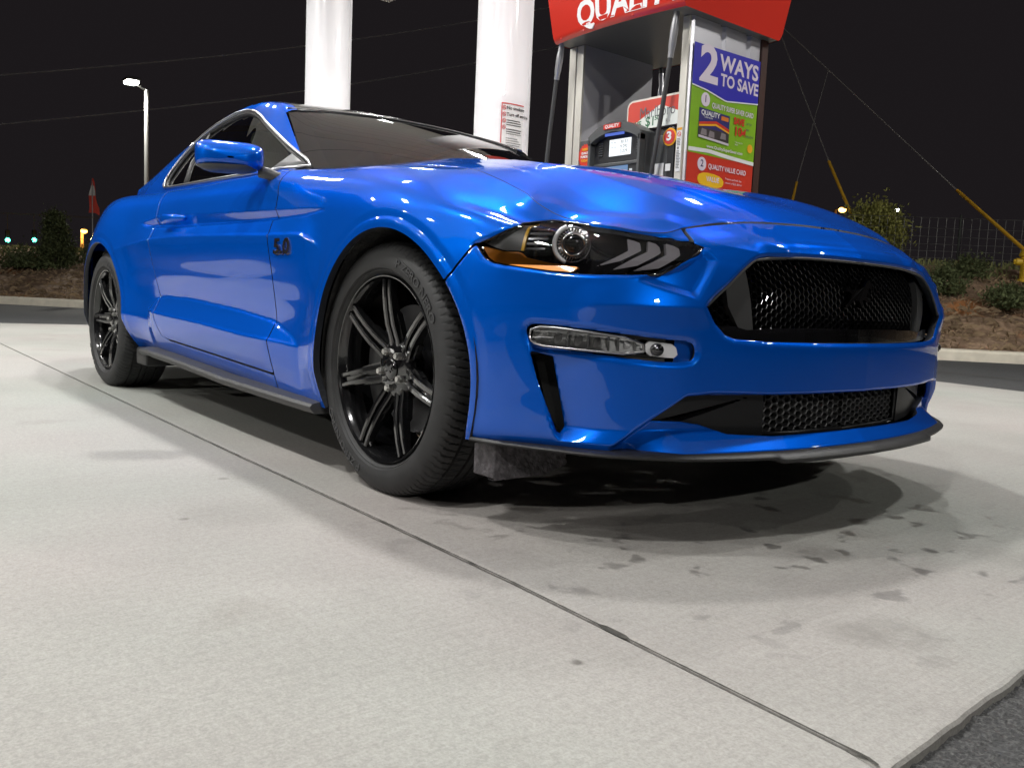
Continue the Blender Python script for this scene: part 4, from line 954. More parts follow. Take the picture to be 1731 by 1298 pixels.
# crack seam in the road
mb = MB(); xs = np.linspace(-30, 12, 200); V = []
for x in xs: y = 6.45-.05*(x+1.5)+.03*math.sin(x*2.1)+(0 if x > -6 else (x+6)*.35); V += [(x, y, -.0155), (x+.0, y+.035, -.0155)]
mb.add(V, [(2*i, 2*i+2, 2*i+3, 2*i+1) for i in range(199)]); tag(mb.build('road_seam', M['joint']), kind='structure')
# curb and berm
CB = np.array([(-40, -18), (-24, -6), (-16.5, .6), (-15.2, 1.74), (-12.5, 3.6), (-8, 6.0), (-5, 7.4), (-2.9, 8.8), (-2.2, 9.5), (3, 14.8), (12, 24.), (30, 42)])
l = np.concatenate([[0], np.cumsum(np.hypot(*np.diff(CB, axis=0).T))]); q = np.arange(0, l[-1], .35); cxy = np.stack([np.interp(q, l, CB[:, 0]), np.interp(q, l, CB[:, 1])], 1)
for _ in range(4): cxy[1:-1] = .25*cxy[:-2]+.5*cxy[1:-1]+.25*cxy[2:]
tg = np.gradient(cxy, axis=0); tg /= np.linalg.norm(tg, axis=1)[:, None]; nn = np.stack([-tg[:, 1], tg[:, 0]], 1)
prc = [(0, -.02), (.012, .09), (.035, .115), (.15, .125), (.165, .08), (.165, -.02)]
P = np.zeros((len(q), 6, 3))
for j, (o_, z) in enumerate(prc): P[:, j, :2] = cxy+nn*o_; P[:, j, 2] = z
mb = MB(); mb.grid(P); M['curb'] = mat('curb_concrete', (.68, .63, .52), .8, var=.12, vscale=6); tag(mb.build('curb', M['curb'], None, False), kind='structure')
mb = MB()
for i in range(4, len(q), 9):
    c = cxy[i]; mb.box((c[0]+nn[i][0]*.08, c[1]+nn[i][1]*.08, .06), (.012, .18, .135), 0, Matrix.Rotation(math.atan2(nn[i][1], nn[i][0])-math.pi/2, 3, 'Z'))
tag(mb.build('curb_joint', M['joint']), kind='structure')
OO = [.15, .4, .8, 1.3, 2, 2.8, 3.6, 4.4, 5.2, 6.2, 8, 12, 20, 40, 90]; OH = [.09, .15, .25, .40, .63, .88, 1.10, 1.28, 1.40, 1.45, 1.5, 1.55, 1.6, 1.6, 1.2]
o2 = np.unique(np.concatenate([np.arange(.15, 9, .16), [10, 12, 15, 20, 30, 50, 90]])); P = np.zeros((len(q), len(o2), 3))
rn = RNG.standard_normal((len(q), len(o2))); rn2 = rn.copy()
for _ in range(3): rn2 = (rn2+np.roll(rn2, 1, 0)+np.roll(rn2, -1, 0)+np.roll(rn2, 1, 1)+np.roll(rn2, -1, 1))/5
KB = np.interp(cxy[:, 0], [-20, -12, -5, 0], [.80, .84, 1., 1.])
def berm_z(o, i=None): return np.interp(o, OO, OH)*(1. if i is None else KB[i])
for j, o_ in enumerate(o2): P[:, j, :2] = cxy+nn*o_; P[:, j, 2] = berm_z(o_)*KB+(rn2[:, j]*.16+rn[:, j]*.012)*min(1, o_*1.2)
M['dirt'] = mat('pine_straw_dirt', (.17, .11, .068), .95, bump=1., bscale=22, dirt=(.33, .225, .145), dscale=9)
t, b = nodes(M['dirt']); tc = t.nodes.new('ShaderNodeTexCoord'); n1 = t.nodes.new('ShaderNodeTexNoise'); n1.inputs['Scale'].default_value = .55; n1.inputs['Detail'].default_value = 5; t.links.new(tc.outputs['Object'], n1.inputs['Vector'])
cr = t.nodes.new('ShaderNodeValToRGB'); cr.color_ramp.elements[0].position = .60; cr.color_ramp.elements[1].position = .66; t.links.new(n1.outputs[0], cr.inputs[0])
mx = t.nodes.new('ShaderNodeMix'); mx.data_type = 'RGBA'; t.links.new(cr.outputs[0], mx.inputs[0]); old = b.inputs['Base Color'].links[0].from_socket; t.links.new(old, mx.inputs[6]); mx.inputs[7].default_value = (.36, .15, .05, 1); t.links.new(mx.outputs[2], b.inputs['Base Color'])
mb = MB(); mb.grid(P); tag(mb.build('embankment', M['dirt'], None, True), kind='structure')
def berm_pt(i, o_): c = cxy[i]+nn[i]*o_; return np.array([c[0], c[1], float(berm_z(o_, i))])
vis = [i for i in range(len(q)) if -27 < cxy[i][0] < 6]
# straw, grass: uncountable
def blades(cnt, omin, omax, h, name, m, lab, lean=.5, w=.006, dens=None):
    V = []; F = []
    for k in range(cnt):
        i = random.choice(vis); o_ = random.uniform(omin, omax)
        if dens and random.random() > dens(i, o_): continue
        p = berm_pt(i, o_)+np.array([random.uniform(-.2, .2), random.uniform(-.2, .2), -.02]); a = random.uniform(0, 6.28); hh = h*random.uniform(.4, 1.2); ln = lean*random.uniform(.2, 1.4)
        d = np.array([math.cos(a), math.sin(a), 0]); s_ = np.array([-d[1], d[0], 0])*w*random.uniform(.6, 1.5); n_ = len(V)
        V += [p-s_, p+s_, p+d*hh*ln*.5+s_*.7+[0, 0, hh*.7], p+d*hh*ln+[0, 0, hh*(.95-.3*ln)]]; F += [(n_, n_+1, n_+2), (n_, n_+2, n_+3)]
    return tag(mesh_obj(name, V, F, m), lab, 'grass', kind='stuff')
M['grass'] = mat('dry_grass', (.19, .20, .075), .8, var=.4, vscale=2); M['straw'] = mat('straw', (.24, .17, .10), .9, var=.4, vscale=3)
clump = lambda i, o_: .5+.5*math.sin(i*.9+o_*2)*math.sin(i*.37)
blades(26000, 3.6, 8.5, .20, 'grass', M['grass'], 'patchy dry green grass along the top of the embankment', .5, .010, clump)
blades(22000, .3, 4.6, .10, 'pine_straw', M['straw'], 'brown straw mulch scattered over the slope behind the curb', 1.6, .006)
# ---- plants
M['leaf_d'] = mat('leaf_dark', (.10, .12, .055), .9, spec=.1, var=.35, vscale=5); M['leaf_l'] = mat('leaf_light', (.30, .30, .09), .9, spec=.1, var=.35, vscale=5); M['bark'] = mat('bark', (.09, .07, .05), .9, var=.3, vscale=20)
def leafcloud(c, rx, rz, n, size, cone=False, seed=0):
    rg = random.Random(seed); V = []; F = []; cl = []
    for k in range(max(10, n//60)):
        t = rg.random(); a = rg.uniform(0, 6.28)
        if cone: r_ = rx*(1-t)**.75*math.sqrt(rg.random()); z = t*rz
        else: z = (t-.5)*rz*1.0; r_ = rx*math.sqrt(max(0, 1-(2*t-1)**2))*math.sqrt(rg.random()); z += rz*.5
        cl.append((r_*math.cos(a), r_*math.sin(a), z, rg.uniform(.5, 1.3)))
    for k in range(n):
        x, y, z, s_ = rg.choice(cl); g_ = rx*.20*s_
        p = np.array([c[0]+x+rg.gauss(0, g_), c[1]+y+rg.gauss(0, g_), max(c[2]+.02, c[2]+z+rg.gauss(0, g_*1.1))])
        d = np.array([rg.gauss(0, 1), rg.gauss(0, 1), rg.gauss(.6, 1)]); d /= np.linalg.norm(d)+1e-6; e = np.cross(d, [rg.gauss(0, 1), rg.gauss(0, 1), 1.]); e /= np.linalg.norm(e)+1e-6
        s2 = size*rg.uniform(.6, 1.3); m_ = len(V); V += [p, p+d*s2*.5+e*s2*.22, p+d*s2, p+d*s2*.5-e*s2*.22]; F.append((m_, m_+1, m_+2, m_+3))
    return V, F
def plant(name, p, rx, rz, n, size, m, lab, cat, cone=False, seed=1, group=None, trunk=.0):
    r_ = empty(name, tuple(p)); tag(r_, lab, cat, group)
    V, F = leafcloud((0, 0, trunk), rx, rz, n, size, cone, seed); mesh_obj('crown', V, F, m, r_)
    mb = MB(); rg = random.Random(seed); mb.tube([(0, 0, -.05), (.01, 0, trunk+rz*.35), (.02, .01, trunk+rz*.8)], [rx*.07+.01, rx*.05+.006, .005], 7)
    for k in range(9): a = rg.uniform(0, 6.28); z0 = trunk+rz*rg.uniform(.1, .6); mb.tube([(0, 0, z0), (rx*.35*math.cos(a), rx*.35*math.sin(a), z0+rz*.10), (rx*.75*math.cos(a), rx*.75*math.sin(a), z0+rz*.2)], [.018, .011, .004], 5)
    mb.build('trunk', M['bark'], r_); return r_
def ground_z(x, y):
    d = np.hypot(cxy[:, 0]-x, cxy[:, 1]-y); i = int(d.argmin()); o_ = (np.array([x, y])-cxy[i])@nn[i]; return float(berm_z(max(o_, 0), i)) if o_ > 0 else 0.
def at_dir(dx, dy, dist): x = CAM[0]+dx*dist; y = CAM[1]+dy*dist; return (x, y, ground_z(x, y))
plant('conifer_shrub', at_dir(-.9812, .1925, 21.5), .42, 1.12, 8000, .085, M['leaf_d'], 'tall dark cone-shaped shrub behind the curb, between green traffic lights and red flag', 'shrub', True, 3)
for k, (dx, dy, ds, rx, rz, lab) in enumerate([(-.9725, .2335, 21.5, .42, .34, 'low dark bush at the foot of the red flag pole'), (-.985, .170, 21.8, .6, .26, 'wide low bush left of the cone-shaped shrub'), (-.992, .125, 22, .5, .22, 'low bush at the far left edge of the embankment')]):
    plant('bush', at_dir(dx, dy, ds), rx, rz, 3600, .07, M['leaf_d'], lab, 'bush', False, 20+k)
plant('young_tree', at_dir(-.476, .880, 18.6), .55, .92, 8000, .085, M['leaf_l'], 'young round tree with pale olive leaves beyond the blue bonnet', 'tree', False, 8, trunk=.15)
for k, (px_, dx, dy, ds, rx, rz, lab) in enumerate([(1640, -.397, .918, 16.2, .34, .24, 'small green bush in the middle of the embankment, left of the fire hydrant'), (1715, -.358, .934, 14.6, .30, .26, 'green bush low on the slope at the right edge'), (1603, -.414, .910, 14.8, .32, .32, 'green bush just beside the bumper edge on the slope')]):
    plant('bush', at_dir(dx, dy, ds), rx, rz, 3000, .06, M['leaf_d'], lab, 'bush', False, 40+k)
# ---- fence
M['wire'] = mat('galvanised_wire', (.20, .20, .19), .5, .6)
fe = empty('wire_fence', (0, 0, 0)); tag(fe, 'square wire mesh field fence on top of the embankment, right of the young tree', 'fence')
fi = [i for i in range(len(q)) if -9.5 < (cxy[i]+nn[i]*6.2)[0] < 3]
mb = MB(); posts = []
fp = [berm_pt(i, 6.2) for i in fi]
for hz in (.02, .14, .27, .40, .54, .70, .90): mb.tube([a+[0, 0, hz+.03] for a in fp], .0048, 4)
fl_ = np.array(fp); ll = np.concatenate([[0], np.cumsum(np.linalg.norm(np.diff(fl_, axis=0), axis=1))])
for d in np.arange(0, ll[-1], .155): p = [np.interp(d, ll, fl_[:, j]) for j in range(3)]; mb.tube([(p[0], p[1], p[2]), (p[0], p[1], p[2]+.93)], .0036, 4)
mb.build('mesh', M['wire'], fe)
for d in np.arange(1.2, ll[-1], 3.4): p = [np.interp(d, ll, fl_[:, j]) for j in range(3)]; m2 = MB(); m2.tube([(p[0], p[1], p[2]-.1), (p[0], p[1], p[2]+1.0)], .022, 6); m2.build('post', mat('post_green', (.03, .035, .03), .7), fe)
# ---- guy wires, pole, power lines
M['sleeve'] = mat('yellow_sleeve', (.75, .42, .03), .5); M['cable'] = mat('cable', (.30, .29, .28), .6)
def ray(px, py, d):
    F_ = Vector((math.cos(yaw)*math.cos(pitch), math.sin(yaw)*math.cos(pitch), -math.sin(pitch))); v = F_+r2*((px-865.5)/1447.12)-u2*((py-649)/1447.12); h = math.hypot(v.x, v.y); v = v*(d/h); return np.array([CAM[0]+v.x, CAM[1]+v.y, CAM[2]+v.z])
up_ = empty('utility_pole', tuple(ray(1262, 480, 26)*[1, 1, 0]+[0, 0, 1.4])); tag(up_, 'wooden utility pole standing behind the fuel pump', 'pole')
mb = MB(); mb.tube([(0, 0, -.5), (0, 0, 11)], [.17, .12], 12); mb.build('mast', M['bark'], up_)
mb = MB(); mb.box((0, 0, 10.3), (2.2, .1, .12)); mb.build('crossarm', M['bark'], up_)
pb = np.array(up_.location)
def guy(a, b, c_, lab):
    g = empty('guy_wire', tuple(c_)); tag(g, lab, 'cable', 'guy wires of the utility pole'); c0 = np.array(c_)
    mb = MB(); mb.tube([np.array(a)-c0, np.array(b)-c0], .013, 5); mb.build('wire', M['cable'], g); mb = MB(); mb.tube([np.array(b)-c0, (np.array(b)-c0)*.02], .032, 8); mb.build('sleeve', M['sleeve'], g)
g3 = ray(1731, 422, 17.2); guy(ray(1318, 42, 25.6), ray(1618, 322, 19.2), g3+(g3-ray(1618, 322, 19.2))*.25, 'longest guy wire with yellow sleeve running down to the right edge')
guy(ray(1318, 55, 25.6), ray(1401, 273, 21), ray(1440, 365, 20), 'guy wire whose yellow sleeve ends beside the young tree')
guy(ray(1400, 120, 26), ray(1347, 308, 23), ray(1338, 345, 22.6), 'shortest guy wire with a leaning yellow sleeve above the bonnet')
for k, (a, b, lab) in enumerate([((-60, 132), (975, 5), 'upper thin power line across the night sky'), ((-60, 216), (975, 74), 'lower thin power line across the night sky')]):
    A_, B_ = ray(*a, 46), ray(*b, 52); mb = MB(); mb.tube([A_+(B_-A_)*t-np.array([0, 0, .5*math.sin(math.pi*t)]) for t in np.linspace(-.4, 1.2, 40)], .028, 5); tag(mb.build('power_line', mat('line', (.6, .6, .6), .6)), lab, 'cable')
# ---- far lamps
def lamp_mesh(c, r_, col, s): mb = MB(); mb.sph(c, r_, 8, (1, 1, .6)); return mb, emit('lamp_glow', col, s)
lp = empty('parking_lot_lamp', tuple(ray(248, 480, 27.2)*[1, 1, 0])); tag(lp, 'tall grey parking lot lamp with a glaring white head on a short arm', 'street lamp')
top = ray(247, 152, 27.2); c0 = np.array(lp.location)
mb = MB(); zt = top[2]; mb.tube([(0, 0, 0), (0, 0, zt)], [.075, .06], 12); mb.cyl((0, 0, .12), (0, 0, 1), .15, .3, 16); mb.build('pole', mat('pole_grey', (.42, .42, .41), .4, .4), lp)
hd = ray(222, 139, 27.0)-c0; mb = MB(); mb.tube([(0, 0, zt-.05), (hd*.6+np.array([0, 0, zt])*.4).tolist()], .03, 6); mb.box(tuple(hd+[0, 0, .06]), (.55, .36, .09), .03); mb.build('lamp_head', M['plastic2'], lp)
mb = MB(); mb.box(tuple(hd+[0, 0, -.01]), (.42, .30, .07), .02); mb.build('lamp_glass', emit('lamp_white', (1., .98, .86), 90), lp)
ld = bpy.data.lights.new('lamp_light', 'SPOT'); ld.energy = 1600; ld.spot_size = 2.4; ld.shadow_soft_size = .25; ld.color = (1, .97, .88); lo_ = bpy.data.objects.new('lamp_light', ld); COL.objects.link(lo_); lo_.parent = lp; lo_.location = tuple(hd+[0, 0, -.1])
def streetlamp(px, py, d, col, s, rad, lab, polecol=None, name='street_lamp'):
    p = ray(px, py, d); z0 = ground_z(p[0], p[1])
    e = empty(name, (p[0], p[1], z0)); tag(e, lab, 'street lamp'); off = np.array([.35, 0, 0])
    mb = MB(); mb.tube([(-.5, 0, 0), (-.5, 0, p[2]-z0), (-.25, 0, p[2]-z0+.12), (0, 0, p[2]-z0+.1)], [.12, .09, .04, .04], 8); mb.build('pole', M['bark'] if polecol is None else polecol, e)
    mb = MB(); mb.box((0, 0, p[2]-z0+.10), (.5, .3, .10), .03); mb.build('lamp_head', M['plastic2'], e)
    mb = MB(); mb.sph((0, 0, p[2]-z0), rad, 8, (1, 1, .7)); mb.build('lamp_glass', emit('glow', col, s), e)
    return e, (p[0], p[1], p[2])
e, p = streetlamp(142, 391, 62, (1., .42, .06), 14, .2, 'orange sodium street lamp lighting its own pole, beside the cone-shaped shrub'); pl = bpy.data.lights.new('lamp_light', 'POINT'); pl.energy = 900; pl.color = (1, .5, .1); pl.shadow_soft_size = .2
o = bpy.data.objects.new('lamp_light', pl); COL.objects.link(o); o.parent = e; o.location = (.35, -.3, p[2]-e.location.z-.2)
streetlamp(1424, 355, 60, (1., .45, .10), 12, .24, 'orange street lamp glowing left of the young tree')
streetlamp(1515, 355, 66, (.95, .96, 1.), 40, .17, 'white street lamp glowing right of the young tree above the fence')
for px_, lab in ((13, 'green traffic light at the far left edge'), (58, 'green traffic light nearer the cone-shaped shrub')):
    p = ray(px_, 406, 85); e = empty('traffic_light', tuple(p)); tag(e, lab, 'traffic light'); mb = MB(); mb.box((0, 0, .35), (.25, .35, 1.0), .04); mb.build('housing', M['plastic'], e)
    mb = MB(); a = np.array(CAM)-p; a /= np.linalg.norm(a); mb.cyl(a*.25, a, .18, .05, 16); mb.build('green_lamp', emit('green_glow', (.08, 1., .62), 14), e)
    mb = MB(); mb.tube([(0, 0, .85), (0, 0, 2.2)], .03, 5); mb.tube([(-4, -6, 2.2), (4, 6, 2.2)], .02, 5); mb.build('span_wire', M['cable'], e)
# ---- flag
fb = ray(157, 462, 20.5); z0 = ground_z(fb[0], fb[1]); ft_ = ray(161, 302, 20.5)[2]-z0
e = empty('marker_flag', (fb[0], fb[1], z0)); tag(e, 'narrow red and white flag hanging from a thin pole behind the car', 'flag')
mb = MB(); mb.tube([(0, 0, -.1), (.0, 0, ft_)], .012, 6); mb.build('pole', mat('thin_pole', (.3, .3, .3), .5), e)
vdir = np.array([r2.x, r2.y, 0]); rows_ = 14; V = []
for i in range(rows_+1):
    t = i/rows_; wl_, wr_ = np.interp(t, [0, .3, 1], [.0, -.03, -.10]), np.interp(t, [0, .3, .9, 1], [.02, .05, .15, .12])
    for j in range(5): s_ = wl_+(wr_-wl_)*j/4; V.append(tuple(vdir*s_+np.array([.02*math.sin(t*9+j), .02*math.cos(t*7+j*1.3), ft_-.72*t-(.05 if j == 4 and t > .9 else 0)])))
mb = MB(); mb.add(V, [(i*5+j, i*5+j+1, (i+1)*5+j+1, (i+1)*5+j) for i in range(rows_) for j in range(4)]); fo = mb.build('cloth', [mat('flag_red', (.55, .05, .03), .8), mat('flag_white', (.6, .58, .55), .8)], e)
for i, p_ in enumerate(fo.data.polygons): p_.material_index = 1 if (i//4 in (3, 4, 5, 6) and (i % 4) < 3) else 0
# ---- hydrant
hp_ = at_dir(-.345, .9385, 16.4); M['hyd'] = mat('hydrant_yellow', (.70, .46, .03), .45, var=.1, vscale=6)
e = empty('fire_hydrant', hp_); tag(e, 'yellow fire hydrant on the grass at the right edge', 'fire hydrant')
mb = MB(); mb.tube([(0, 0, 0), (0, 0, .05), (0, 0, .051), (0, 0, .40), (0, 0, .42), (0, 0, .45), (0, 0, .52), (0, 0, .56), (0, 0, .60)], [.17, .17, .12, .12, .155, .155, .12, .06, .03], 16); mb.build('barrel', M['hyd'], e, sharp=30)
for a in (0, 1.57, 3.14): mb = MB(); d = np.array([math.cos(a+.6), math.sin(a+.6), 0]); mb.cyl(d*.14+[0, 0, .33], d, .06, .10, 12); mb.cyl(d*.20+[0, 0, .33], d, .045, .05, 6); mb.build('outlet', M['hyd'], e)
# ================================================================= CANOPY, PILLARS, PUMP
M['ceil'] = mat('canopy_panel', (.82, .82, .81), .45, spec=.3); M['fasc_w'] = mat('fascia_white', (.8, .8, .8), .4); M['fasc_r'] = mat('fascia_red', (.62, .03, .02), .35, 0, .5)
CX0, CX1, CY0, CY1, CZ0 = -9.75, 2.9, -9.5, 4.78, 4.9
cn = empty('canopy', ((CX0+CX1)/2, (CY0+CY1)/2, 0)); tag(cn, 'white panelled canopy roof over the fuel pumps, one corner just in view at the top', 'canopy'); cc = np.array(cn.location)
mb = MB(); mb.bx(CX0-cc[0], CX1-cc[0], CY0-cc[1], CY1-cc[1], CZ0, CZ0+.9)
mb.build('deck', M['ceil'], cn)
mb = MB()
for x in np.arange(CX0+.4, CX1, .4): mb.bx(x-.004-cc[0], x+.004-cc[0], CY0-cc[1]+.05, CY1-cc[1]-.05, CZ0-.004, CZ0+.01)
mb.build('panel_seams', mat('seam', (.25, .25, .25), .6), cn)
mb = MB()
t_ = .05
for (x0, x1, y0, y1) in ((CX0-t_, CX1+t_, CY1, CY1+t_), (CX0-t_, CX1+t_, CY0-t_, CY0), (CX0-t_, CX0, CY0, CY1), (CX1, CX1+t_, CY0, CY1)):
    mb.mi = 0; mb.bx(x0-cc[0], x1-cc[0], y0-cc[1], y1-cc[1], CZ0-.02, CZ0+.35); mb.mi = 1; mb.bx(x0-cc[0], x1-cc[0], y0-cc[1], y1-cc[1], CZ0+.35, CZ0+.98)
mb.build('fascia', [M['fasc_w'], M['fasc_r']], cn)
FXY = [(x, y) for x in (-8.1, -4.8, -1.5) for y in (-3.3, .35, 3.95)]+[(1.5, -3.3), (1.6, 3.95)]+[(-8.1, -7), (-4.8, -7), (-1.5, -7)]
fx0 = None; ll_ = emit('led_panel', (.98, 1., .98), 60)
for k, (x, y) in enumerate(FXY):
    e = empty('canopy_light', (x, y, CZ0-.006)); tag(e, 'square white LED light set into the canopy ceiling', 'ceiling light', 'square lights in the canopy ceiling')
    mb = MB(); mb.bx(-.29, .29, -.29, .29, -.03, -.0, .008)
    if fx0 is None:
        fx0 = mb.build('frame', M['fasc_w'], e); fx1 = MB(); [fx1.cyl((a*.085, b*.085, -.034), (0, 0, 1), .027, .006, 10) for a in (-2, -1, 0, 1, 2) for b in (-2, -1, 0, 1, 2)]; fx1 = fx1.build('led_array', ll_, e)
    else:
        a = fx0.copy(); b = fx1.copy(); COL.objects.link(a); COL.objects.link(b); a.parent = e; b.parent = e
    ld = bpy.data.lights.new('led_light', 'AREA'); ld.shape = 'SQUARE'; ld.size = .26; ld.energy = 93; ld.color = (1., .985, .955); ld.spread = math.radians(160)
    o = bpy.data.objects.new('led_light', ld); COL.objects.link(o); o.parent = e; o.location = (0, 0, -.045)
# tall lamps of the car park, standing outside the picture
for (x, y, h, en, aim) in ((15.5, -3.2, 7.2, 2600, 'car park lamp ahead of the car, outside the slab'), (-5.5, -19., 7.0, 2200, 'car park lamp on the passenger side of the lot'), (5.2, 9.2, 7.0, 2600, 'car park lamp beside the road beyond the right edge')):
    e = empty('parking_lot_lamp', (x, y, -.02)); tag(e, 'tall grey '+aim, 'street lamp')
    mb = MB(); mb.tube([(0, 0, 0), (0, 0, h+.1)], [.075, .06], 12); mb.build('pole', bpy.data.materials['pole_grey'], e)
    dx = -1.0 if x > 9 else 0.; dy = 0 if x > 0 else 1.
    mb = MB(); mb.box((dx*.5, dy*.5, h+.09), (.6 if dx else .35, .6 if dy else .35, .09), .03); mb.build('lamp_head', M['plastic2'], e)
    mb = MB(); mb.box((dx*.5, dy*.5, h+.035), (.34, .34, .03), .01); mb.build('lamp_glass', bpy.data.materials['lamp_white'], e)
    ld = bpy.data.lights.new('lamp_light', 'AREA'); ld.size = .35; ld.energy = en*.30; ld.color = (1., .98, .93); o = bpy.data.objects.new('lamp_light', ld); COL.objects.link(o); o.parent = e; o.location = (dx*.5, dy*.5, h)
    v = (Vector((0.5, -.5, 0)) if y < 0 else Vector((-2., 13.5, .5)))-Vector((x+dx*.5, y+dy*.5, h)); o.rotation_euler = v.to_track_quat('-Z', 'Y').to_euler()
# pillars
def rsq(hw, r_, n=8):
    out = []
    for k, (sx, sy) in enumerate(((1, 1), (-1, 1), (-1, -1), (1, -1))):
        for i in range(n+1): a = math.pi/2*(k+i/n); out.append((sx*(hw-r_)+r_*math.cos(a), sy*(hw-r_)+r_*math.sin(a)))
    return out
M['pil'] = mat('pillar_cladding', (.95, .94, .97), .4, 0, .3, .1)
sq_ = lambda a: (abs(math.cos(a))**2.9+abs(math.sin(a))**2.9)**(1/2.9)
def pillar(cx, cy, hw, lab):
    e = empty('canopy_pillar', (cx, cy, 0)); tag(e, lab, 'pillar', 'white pillars of the canopy')
    ring_ = [(hw*math.cos(a)/sq_(a), hw*math.sin(a)/sq_(a)) for a in np.linspace(0, 2*math.pi, 73)[:-1]]; n = len(ring_); mb = MB(); V = [(a, b, z) for z in (.15, .30, 4.9) for a, b in ring_]
    mb.add(V, [(i*n+k, i*n+(k+1) % n, (i+1)*n+(k+1) % n, (i+1)*n+k) for i in range(2) for k in range(n)]); mb.build('cladding', M['pil'], e, True, sharp=50)
    mb = MB(); 
    for a, b in ((hw*.999, 0),): pass
    mb.cyl((0, 0, .16), (0, 0, 1), hw*1.15, .3, 24); mb.build('base', M['plastic2'], e); return e
d1 = ray(848, 200, 8.6); d2 = ray(555, 100, 10.6)
p2 = pillar(d1[0], d1[1], .243, 'white rounded canopy pillar with a safety notice, nearer the fuel pump')
p1 = pillar(d2[0], d2[1], .240, 'plain white rounded canopy pillar above the car roof, left of the other')
# safety notice on pillar: faces the camera side
e = empty('safety_notice', (0, 0, 0)); tag(e, 'white safety notice with red border and pictograms on the pillar', 'sign')
nz_t = ray(845, 176, 8.4)[2]; pc_ = np.array([d1[0], d1[1], 0]); tocam = np.array([CAM[0]-d1[0], CAM[1]-d1[1], 0]); tocam /= np.linalg.norm(tocam); rt_ = np.array([r2.x, r2.y, 0]); rt_ /= np.linalg.norm(rt_)
e.location = tuple(pc_+[0, 0, nz_t-.5]); 
def npos(a, b, c_):
    # a: metres along pillar face from its centre to the right, b: down from the top
    th = a/.262; ang0 = math.atan2(-tocam[0]*0+tocam[1], tocam[0]); 
    R_ = .243/sq_(ang0+th)+.0008+c_; q_ = np.array([math.cos(ang0+th), math.sin(ang0+th)])*R_; return (q_[0], q_[1], .5-b)
def sheet(a0, a1, b0, b1, c_, n=10):
    mb = MB(); V = [npos(a0+(a1-a0)*i/n, b, c_) for i in range(n+1) for b in (b0, b1)]; mb.add(V, [(2*i, 2*i+1, 2*i+3, 2*i+2) for i in range(n)]); return mb
M['white'] = mat('print_white', (.80, .80, .80), .4); M['pred'] = mat('print_red', (.65, .05, .05), .4); M['pblk'] = mat('print_black', (.03, .03, .03), .5)
sheet(-.005, .245, 0, .62, .004).build('panel', M['white'], e)
mb = MB()
for s_ in (sheet(-.005, .245, 0, .010, .007), sheet(-.005, .003, 0, .62, .007)): mb.add(s_.V, s_.F)
mb.build('border', M['pred'], e)
mb = MB(); fnn = lambda b0: (lambda a, b, c_: npos(.045+a, b0-b, .008+c_))
text_on(mb, 'No smoking', .042, fnn(.045), bold=.0008); text_on(mb, 'Turn off engine', .042, fnn(.105), bold=.0008)
rg = random.Random(5)
for k in range(22):
    b_ = .155+k*.021
    if k in (3, 7, 12): continue
    s_ = sheet(.045, .045+rg.uniform(.13, .18), b_, b_+(.007 if k < 6 or 13 < k < 17 else .004), .008, 6); mb.add(s_.V, s_.F)
mb.build('print', M['pblk'], e)
mb = MB()
for b_ in (.045, .105, .165, .225): mb.tube([npos(.024+.014*math.cos(a), b_+.018*math.sin(a), .008) for a in np.linspace(0, 2*math.pi, 17)[:-1]], .0022, 5, closed=True); mb.tube([npos(.014, b_-.012, .008), npos(.034, b_+.012, .008)], .0022, 5)
mb.build('pictograms', M['pred'], e)
# island
mb = MB(); mb.bx(-8.0, -.9, 1.95, 3.2, .001, .15, .03); tag(mb.build('pump_island', M['curb']), 'raised concrete island under the fuel pump and pillars', 'island')
# ---- pump
M['steel'] = mat('brushed_steel', (.74, .73, .78), .34, .62); M['steel2'] = mat('lit_steel', (.74, .71, .64), .42, .6); M['pgrey'] = mat('pump_dark_grey', (.075, .078, .08), .45); M['pblack'] = mat('pump_black', (.025, .025, .027), .4)  # second steel carries the beige light on the column fronts in its colour
M['vred'] = mat('valance_red', (.66, .035, .02), .3, 0, .6, .08); M['soff'] = mat('valance_soffit', (.16, .16, .155), .35, .6)
pu = empty('fuel_pump', (-2.18, 2.57, .15)); tag(pu, 'fuel pump with red lettered valance, steel columns, lit screen and number 3', 'fuel pump'); pc0 = np.array([-2.18, 2.57, .15])
def PB(name, m, *boxes, bev=.0, **k):
    mb = MB()
    for b_ in boxes: mb.bx(b_[0]-pc0[0], b_[1]-pc0[0], b_[2]-pc0[1], b_[3]-pc0[1], b_[4]-pc0[2], b_[5]-pc0[2], bev)
    return mb.build(name, m, k.get('parent', pu))
PB('column', M['steel'], (-2.735, -2.60, 2.215, 2.92, .15, 2.33)); PB('column_trim', M['steel2'], (-2.74, -2.675, 2.195, 2.213, .15, 2.325), (-2.66, -2.597, 2.195, 2.213, .15, 2.325))
# right column with folded outer face
V = []; prof2 = [(-1.705, 2.215), (-1.660, 2.215), (-1.640, 2.235), (-1.640, 2.48), (-1.622, 2.50), (-1.622, 2.52), (-1.640, 2.54), (-1.640, 2.76), (-1.655, 2.79), (-1.645, 2.92), (-1.705, 2.92)]
def pxp(poly, z0, z1): 
    mb = MB(); mb.prism([(a-pc0[0], b-pc0[1]) for a, b in poly], lambda a, b, d: (a, b, d), z0-pc0[2], z1-pc0[2]); return mb
pxp([(-1.71, 2.215), (-1.655, 2.215), (-1.640, 2.235), (-1.640, 2.49), (-1.660, 2.505), (-1.660, 2.535), (-1.640, 2.55), (-1.640, 2.76), (-1.660, 2.775), (-1.660, 2.80), (-1.640, 2.815), (-1.640, 2.92), (-1.71, 2.92)], .15, 2.33).build('column', M['steel'], pu, sharp=20)
PB('column_trim', M['steel2'], (-1.700, -1.648, 2.195, 2.213, .15, 2.325))
